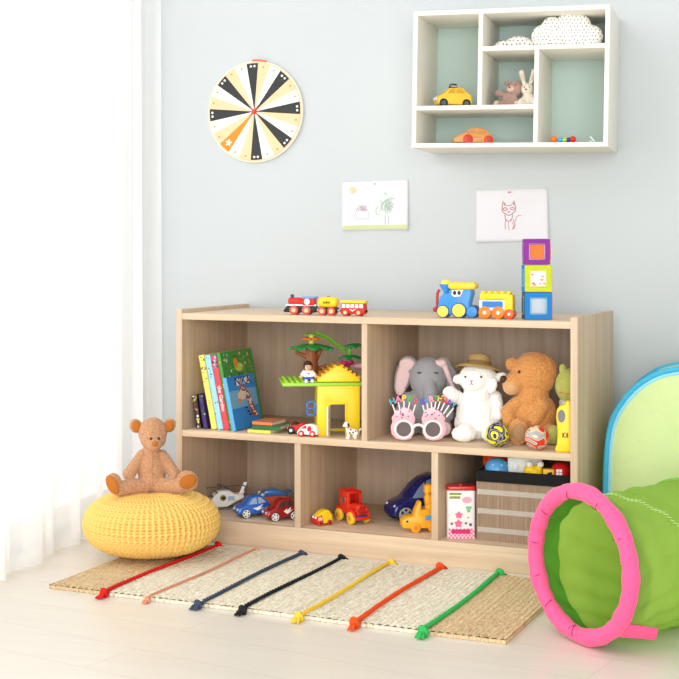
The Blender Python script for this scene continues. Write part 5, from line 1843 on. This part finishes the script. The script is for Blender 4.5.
BWD = .045
u0 = (at(476.5, BWD, 0)[0] - Vector((CASE_O.x, CASE_O.y, 0))).dot(CU)
u1 = CW - CT - .006
bwid, bdep, bh = u1 - u0, .27, .166
bk = thing('storage_basket', 'brown slatted storage basket with black rim in the lowest right compartment', 'basket', cp((u0 + u1) / 2, BWD, LOW_Z), CASE_A)
BB = wood('brown_bamboo_slats', (176, 148, 122), (112, 90, 72), (420, 420, 6), .6)
mb = MB()
tk = .006
mb.box((0, tk / 2, bh / 2), (bwid, tk, bh)).box((0, bdep - tk / 2, bh / 2), (bwid, tk, bh))
mb.box((-bwid / 2 + tk / 2, bdep / 2, bh / 2), (tk, bdep - 2 * tk, bh)).box((bwid / 2 - tk / 2, bdep / 2, bh / 2), (tk, bdep - 2 * tk, bh)).box((0, bdep / 2, .004), (bwid - .01, bdep - .01, .006))
mb.build('slatted_walls', BB, bk)
BKT = mat('black_canvas', (26, 26, 28), .8, spec=.2)
mb = MB()
rh = .027
z_ = bh - rh / 2 + .004
mb.box((0, -.0004, z_), (bwid + .002, tk + .003, rh)).box((0, bdep + .0004, z_), (bwid + .002, tk + .003, rh))
mb.box((-bwid / 2 + tk / 2, bdep / 2, z_), (tk + .003, bdep, rh)).box((bwid / 2 - tk / 2, bdep / 2, z_), (tk + .003, bdep, rh))
mb.build('rim', BKT, bk, bevel=.0012)
MB().tube([(-bwid / 2, -.003, bh - rh + .007), (bwid / 2, -.003, bh - rh + .007)], .0016, 6).build('rim_piping', mat('dark_grey_piping', (84, 84, 88), .5), bk)
WTH = mat('white_thread', (246, 244, 238), .7)
for zc in (.118, .072, .027):
    mb = MB()
    n = 60
    for r_ in range(3):
        pts = [(-bwid / 2 + .004 + (bwid - .008) * i / (2 * n), -.0007, zc + (r_ - 1) * .0042 + (.0019 if i % 2 else -.0019)) for i in range(2 * n + 1)]
        mb.tube(pts, .00115, 4)
    mb.build('stitched_band', WTH, bk)

# toys in the basket
def bask(px, w, zoff):
    p, k = at(px, w, LOW_Z + bh + zoff)
    return p, k


p, k = bask(497, .085, 0)
G5 = 'toys heaped in the storage basket'


def bthing(name, label, cat, px, w, zpx=0):
    p, k = at(px, w, LOW_Z + bh)
    p.z += zpx * k
    return thing(name, label, cat, p, face(px), k, G5)


t = bthing('toy_dome', 'glossy light blue domed toy poking out of the basket', 'toy', 497, .09)
MB().lathe([(0, -14), (9, -14), (12, -4), (12, 3), (10, 7.6), (6, 10.6), (2.4, 11.8), (0, 12)], n=40).build('shell', SKYB, t)
mb = MB()
for x_ in (-4, 4.6):
    mb.ell((x_, -10, 6.2), (1.2, .9, .6))
mb.build('white_eye', WHITE, t)
t = bthing('spiky_toy', 'red orange spiky rubber toy behind the blue dome in the basket', 'toy', 495, .15)
mb = MB().ell((0, 0, 4), (12, 9, 12))
rnd = random.Random(5)
for i in range(40):
    a, b = rnd.uniform(0, 6.28), rnd.uniform(.1, 1.5)
    d_ = Vector((math.cos(a) * math.cos(b), math.sin(a) * math.cos(b), math.sin(b)))
    q_ = Vector((d_.x * 11, d_.y * 8, 4 + d_.z * 11))
    mb.cyl(q_, q_ + d_ * 5, 2.2, .5, 8)
mb.build('spiky_body', mat('red_orange_rubber', (228, 74, 34), .45), t, ang=50)
t = bthing('building_block', 'large white studded building block in the basket', 'building block', 525, .125)
MB().box((0, 0, 1), (34, 22, 24)).build('block', WHITE, t, bevel=1)
for x_ in (-10, 0, 10):
    for y_ in (-5.5, 5.5):
        MB().cyl((x_, y_, 12.6), (x_, y_, 16), 3.6, n=20).build('stud', WHITE, t, bevel=.5)
for x_ in (-9.5,):
    MB().cyl((x_, -10.8, 4), (x_, -13, 4), 3.2).build('side_stud', WHITE, t, bevel=.5)
t = bthing('toy_duck', 'yellow toy with two white bumps in front of the white block', 'toy', 533, .078)
mb = MB().ell((0, 0, 0), (9.5, 6, 8)).ell((-2, -1, 3), (7, 5, 5)).ell((5, 0, 4), (4.5, 4, 4)).cap((-7, -2, -4), (-9, -3, -8), 3, 2.5)
plush('body', mb, YEL, t, vox=.5, smooth=2)
for x_ in (-3.5, 7.5):
    MB().ell((x_, -2, 9), (3.4, 3, 3.2)).build('white_bump', WHITE, t)
t = bthing('toy_brick', 'small yellow brick with black print between duck and red cap', 'building block', 548.5, .075)
MB().box((0, 0, -1), (11, 8, 13)).build('brick', mat('golden_plastic', (244, 190, 30), .4), t, bevel=.6)
mb = MB().prism([(-3, -3), (-1, 2), (3, 3), (4, 1), (0, -1), (3, -3)], -4.3, -3.9)
mb.build('black_print', BLACK, t)
t = bthing('toy_bell', 'red domed toy with a white grid print at the basket end', 'toy', 561, .09)
MB().lathe([(0, -8), (9.5, -8), (9.8, 3), (8.6, 8), (5.4, 11), (0, 12)], n=36).build('shell', mat('cherry_plastic', (204, 24, 28), .3), t)
mb = MB()
for i in range(2):
    for j in range(3):
        mb.box((-3.4 + i * 3.1, -9.75 + j * .1, -1.6 + j * 3.2), (2.6, .6, 2.6))
mb.build('grid_print', WHITE, t)
# ================================================================== play tunnel
RP = Vector((-.3475, -1.006, 0))
AXA = .73
TA = Vector((math.sin(AXA), math.cos(AXA), 0))
TS_ = Vector((math.cos(AXA), -math.sin(AXA), 0))
RM, RT_ = .139, .0165
TR = .1385
TL = .80
tun = thing('play_tunnel', 'green fabric crawl tunnel with pink padded mouth in front of the bookcase end', 'play tunnel', RP, -AXA)
# local: x = sideways right, y = along the tunnel, z up
PKM = mat('pink_padded_fabric', (250, 92, 146), .65, spec=.2, bump=(90, .5), sheen=.2)


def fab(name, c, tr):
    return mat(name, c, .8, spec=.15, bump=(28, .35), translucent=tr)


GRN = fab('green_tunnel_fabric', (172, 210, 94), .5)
DGR = fab('shaded_green_hem', (96, 160, 54), .25)  # doubled hem layer; its seam shadow is put into the darker green
CZ = RM + RT_
rnd = random.Random(12)
n = 160
pts, rad = [], []
for i in range(n):
    a = 2 * PI * i / n
    pu = 1 + .05 * math.sin(a * 9 + 1) + .035 * math.sin(a * 23 + 2) - .10 * max(0, math.sin(a * 7 + .5)) ** 14
    pts.append((math.cos(a) * RM, 0, CZ + math.sin(a) * RM))
    rad.append(RT_ * pu)
ringo = MB().tube(pts, rad, 18, closed=True).build('mouth_ring', PKM, tun, ang=180)
sm_ = MB()
for a in (1.15, 1.8, 2.45, 3.0, 3.5, 3.95, 4.3, 4.6, 4.95, .55):
    q = Vector((math.cos(a), 0, math.sin(a)))
    arc = []
    for j in range(9):
        b = PI * (.15 + .9 * j / 8) + PI * .5
        arc.append(Vector((0, 0, CZ)) + q * (RM + RT_ * .985 * math.cos(b)) + Vector((.002 * j - .008, -RT_ * .985 * abs(math.sin(b)), 0)))
    sm_.tube(arc, .0007, 5)
sm_.build('stitching', mat('plum_thread', (120, 40, 80), .8), ringo)
MB().plate([(.104, .006, .066), (.118, .085, .048), (.108, .088, .024), (.090, .008, .038)], (.0035, 0, -.002)).build('strap', PKM, tun, bevel=.0006)


def wr(a, y):
    return .0026 * math.sin(a * 7 + y * 30) * math.sin(y * 22) + .0022 * math.sin(a * 15 - y * 55 + 2) + .0018 * math.sin(a * 4 + y * 80)


HOOPS = [0, .27, .54, .80]


def tunf(u, v, r0=TR, y0=0, y1=TL):
    a = 2 * PI * u
    y = y0 + (y1 - y0) * v
    seg = min(abs(y - h) for h in HOOPS)
    sag = .006 * min(1, seg / .1)
    r = r0 - sag + wr(a, y) * min(1, seg / .04)
    r *= 1 + .12 * (y / TL)
    zc = CZ + RM * .12 * (y / TL)
    return Vector((math.cos(a) * r, y, zc + math.sin(a) * r - .012 * min(1, y / .05)))


MB().grid(lambda u, v: tunf(u, v), 160, 110, closed_u=True).build('fabric_tube', GRN, tun, ang=180)
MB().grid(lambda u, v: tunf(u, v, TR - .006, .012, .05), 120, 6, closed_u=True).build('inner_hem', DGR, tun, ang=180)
sp = MB()
for h in HOOPS[1:]:
    sp.tube([tunf(i / 90, h / TL) for i in range(90)], .0035, 8, closed=True)
sp.build('wire_hoop', mat('green_piping', (120, 180, 60), .7), tun)
zz = MB()
pts = []
for i in range(91):
    u = .30 - .36 * i / 90
    y = .045 + (.30 - u) * .55 + (.005 if i % 2 else -.005)
    q = tunf(u % 1, y / TL)
    c_ = Vector((0, y, CZ))
    pts.append(q + (q - c_).normalized() * .0015)
zz.tube(pts, .0011, 5)
zz.build('zigzag_seam', mat('pale_green_thread', (196, 226, 150), .8), tun)

# ================================================================== play tent behind the tunnel
TY = -.40
LFT = wallp(601.5, 480, TY).x
LIMEF = fab('pale_lime_tent_fabric', (232, 247, 186), .3)
BLF = mat('sky_blue_binding', (70, 178, 216), .6, spec=.2, bump=(120, .4))
tent = thing('play_tent', 'pale lime pop-up play tent with blue binding, behind the green tunnel', 'play tent', (LFT, TY, 0), 0)
PTS = [wallp(x, y, TY) for x, y in ((601.5, 480), (602.3, 455), (604.5, 430), (609, 414), (616, 402), (625, 390), (634, 381), (645, 374), (654, 369), (665, 366), (679, 363.5))]
arch = [Vector((0.004, 0, 0)), Vector((.0, 0, .10))] + [Vector((q.x - LFT, 0, q.z)) for q in PTS]
half = arch[-1].x + .16
top = arch[-1].z + .008
L = arch + [Vector((half - .08, 0, top))]
R_ = [Vector((2 * half - q.x, 0, q.z)) for q in reversed(L)]
L = [Vector((q.x, 0, q.z - .009 * max(0, (q.z - .2) / .3))) for q in L]
R_ = [Vector((2 * half - q.x, 0, q.z)) for q in reversed(L)]
L = [q + (Vector((half, 0, .12)) - q).normalized() * .007 * min(1, q.z / .1) for q in L]
R_ = [Vector((2 * half - q.x, 0, q.z)) for q in reversed(L)]
OUT = L + [Vector((half, 0, L[-1].z + .001))] + R_
cen = Vector((half, 0, .12))


def lean(q, y):
    return Vector((q.x, y + .10 * q.z * (1 if y < .1 else -1), q.z))


for nm, y in (('front_panel', 0), ('back_panel', .24)):
    N = len(OUT)
    mb = MB()
    hole = []
    ocx, ocz, orr = half - .03, .17, .16
    rows = 8
    for i in range(N):
        pass

    def fn(u, v, y=y):
        s = u * (N - 1)
        i = min(int(s), N - 2)
        q = OUT[i].lerp(OUT[i + 1], s - i)
        c = Vector((ocx + (q.x - half) * .3, 0, .0)) if y > .1 else Vector((ocx + orr * math.cos(PI * (1 - u)), 0, ocz - .17 + (orr + .16) * math.sin(PI * u) * .95))
        r = q.lerp(c, v if y < .1 else v * .98)
        bulge = .012 * math.sin(PI * v) + .003 * math.sin(u * 60) * v * (1 - v)
        return lean(Vector((r.x, 0, r.z)), y) + Vector((0, -bulge if y < .1 else bulge, 0))
    mb.grid(fn, 160, 14)
    mb.build(nm, LIMEF, tent, ang=180, solid=.001)
MB().tube([lean(q, 0) for q in OUT], .0072, 10).build('binding', BLF, tent, sub=1)
MB().tube([lean(q + (cen - q).normalized() * .010, -.001) for q in OUT], .0052, 8).build('inner_binding', mat('pale_blue_binding', (150, 214, 238), .6), tent, sub=1)
MB().tube([lean(q, .24) for q in OUT], .0075, 10).build('binding', BLF, tent, sub=1)
MB().grid(lambda u, v: lean(OUT[min(int(u * (len(OUT) - 1)), len(OUT) - 2)].lerp(OUT[min(int(u * (len(OUT) - 1)), len(OUT) - 2) + 1], u * (len(OUT) - 1) - min(int(u * (len(OUT) - 1)), len(OUT) - 2)), 0).lerp(lean(OUT[min(int(u * (len(OUT) - 1)), len(OUT) - 2)].lerp(OUT[min(int(u * (len(OUT) - 1)), len(OUT) - 2) + 1], u * (len(OUT) - 1) - min(int(u * (len(OUT) - 1)), len(OUT) - 2)), .24), v), 160, 6).build('roof_fabric', LIMEF, tent, ang=180)
oc = []
for i in range(41):
    u = i / 40
    oc.append(lean(Vector((half - .03 + .16 * math.cos(PI * (1 - u)), 0, (.16 + .16) * math.sin(PI * u) * .95)), -.003))
MB().tube(oc, .005, 8).build('opening_binding', mat('pale_blue_binding', (130, 205, 232), .6), tent)

# ================================================================== light
wd = bpy.data.worlds.new('daylight')
SC.world = wd
wd.use_nodes = True
bg = wd.node_tree.nodes['Background']
bg.inputs['Color'].default_value = (.985, .992, 1, 1)
wn = wd.node_tree
tcw = wn.nodes.new('ShaderNodeTexCoord')
sxw = wn.nodes.new('ShaderNodeSeparateXYZ')
mrw = wn.nodes.new('ShaderNodeMapRange')
mrw.inputs['From Min'].default_value = -1
mrw.inputs['From Max'].default_value = 1
mrw.inputs['To Min'].default_value = 1.15
mrw.inputs['To Max'].default_value = .42
wn.links.new(tcw.outputs['Generated'], sxw.inputs[0])
wn.links.new(sxw.outputs['X'], mrw.inputs['Value'])
wn.links.new(mrw.outputs[0], bg.inputs['Strength'])


def area(name, loc, target, sx, sy, power, col=(1, 1, 1)):
    l = bpy.data.lights.new(name, 'AREA')
    l.shape = 'RECTANGLE'
    l.size, l.size_y = sx, sy
    l.energy = power
    l.color = col
    o = bpy.data.objects.new(name, l)
    COL.objects.link(o)
    o.location = loc
    o.rotation_euler = (Vector(target) - Vector(loc)).to_track_quat('-Z', 'Y').to_euler()
    return o


area('window_daylight', (LWALL - .45, -1.5, 1.35), (0, -1.5, 1.2), 2.7, 2.3, 18, (1, .985, .96))
area('front_fill_light', (.4, -5.6, 1.15), (-.9, -.2, .45), 3.2, 1.9, 125, (1, .99, .975))  # added fill from behind the camera, brightens the bookcase compartments
sun = bpy.data.lights.new('soft_sun', 'SUN')
sun.energy = 1.15
sun.angle = math.radians(32)
sun.color = (1, .97, .93)
so = bpy.data.objects.new('soft_sun', sun)
COL.objects.link(so)
so.rotation_euler = Vector((.56, .78, -.30)).to_track_quat('-Z', 'Y').to_euler()
so.location = (-1, -4, 4)

# ================================================================== camera
cam = bpy.data.cameras.new('camera')
cam.sensor_width = 36
cam.lens = F / 679 * 36
cam.shift_y = -(339.5 - YH) / 679
co_ = bpy.data.objects.new('camera', cam)
COL.objects.link(co_)
co_.location = CAM
co_.rotation_euler = (PI / 2, 0, TW)
SC.camera = co_
SC.view_settings.view_transform = 'Standard'
SC.view_settings.look = 'None'
SC.view_settings.gamma = 1
SC.view_settings.use_curve_mapping = False
SC.view_settings.exposure = .24
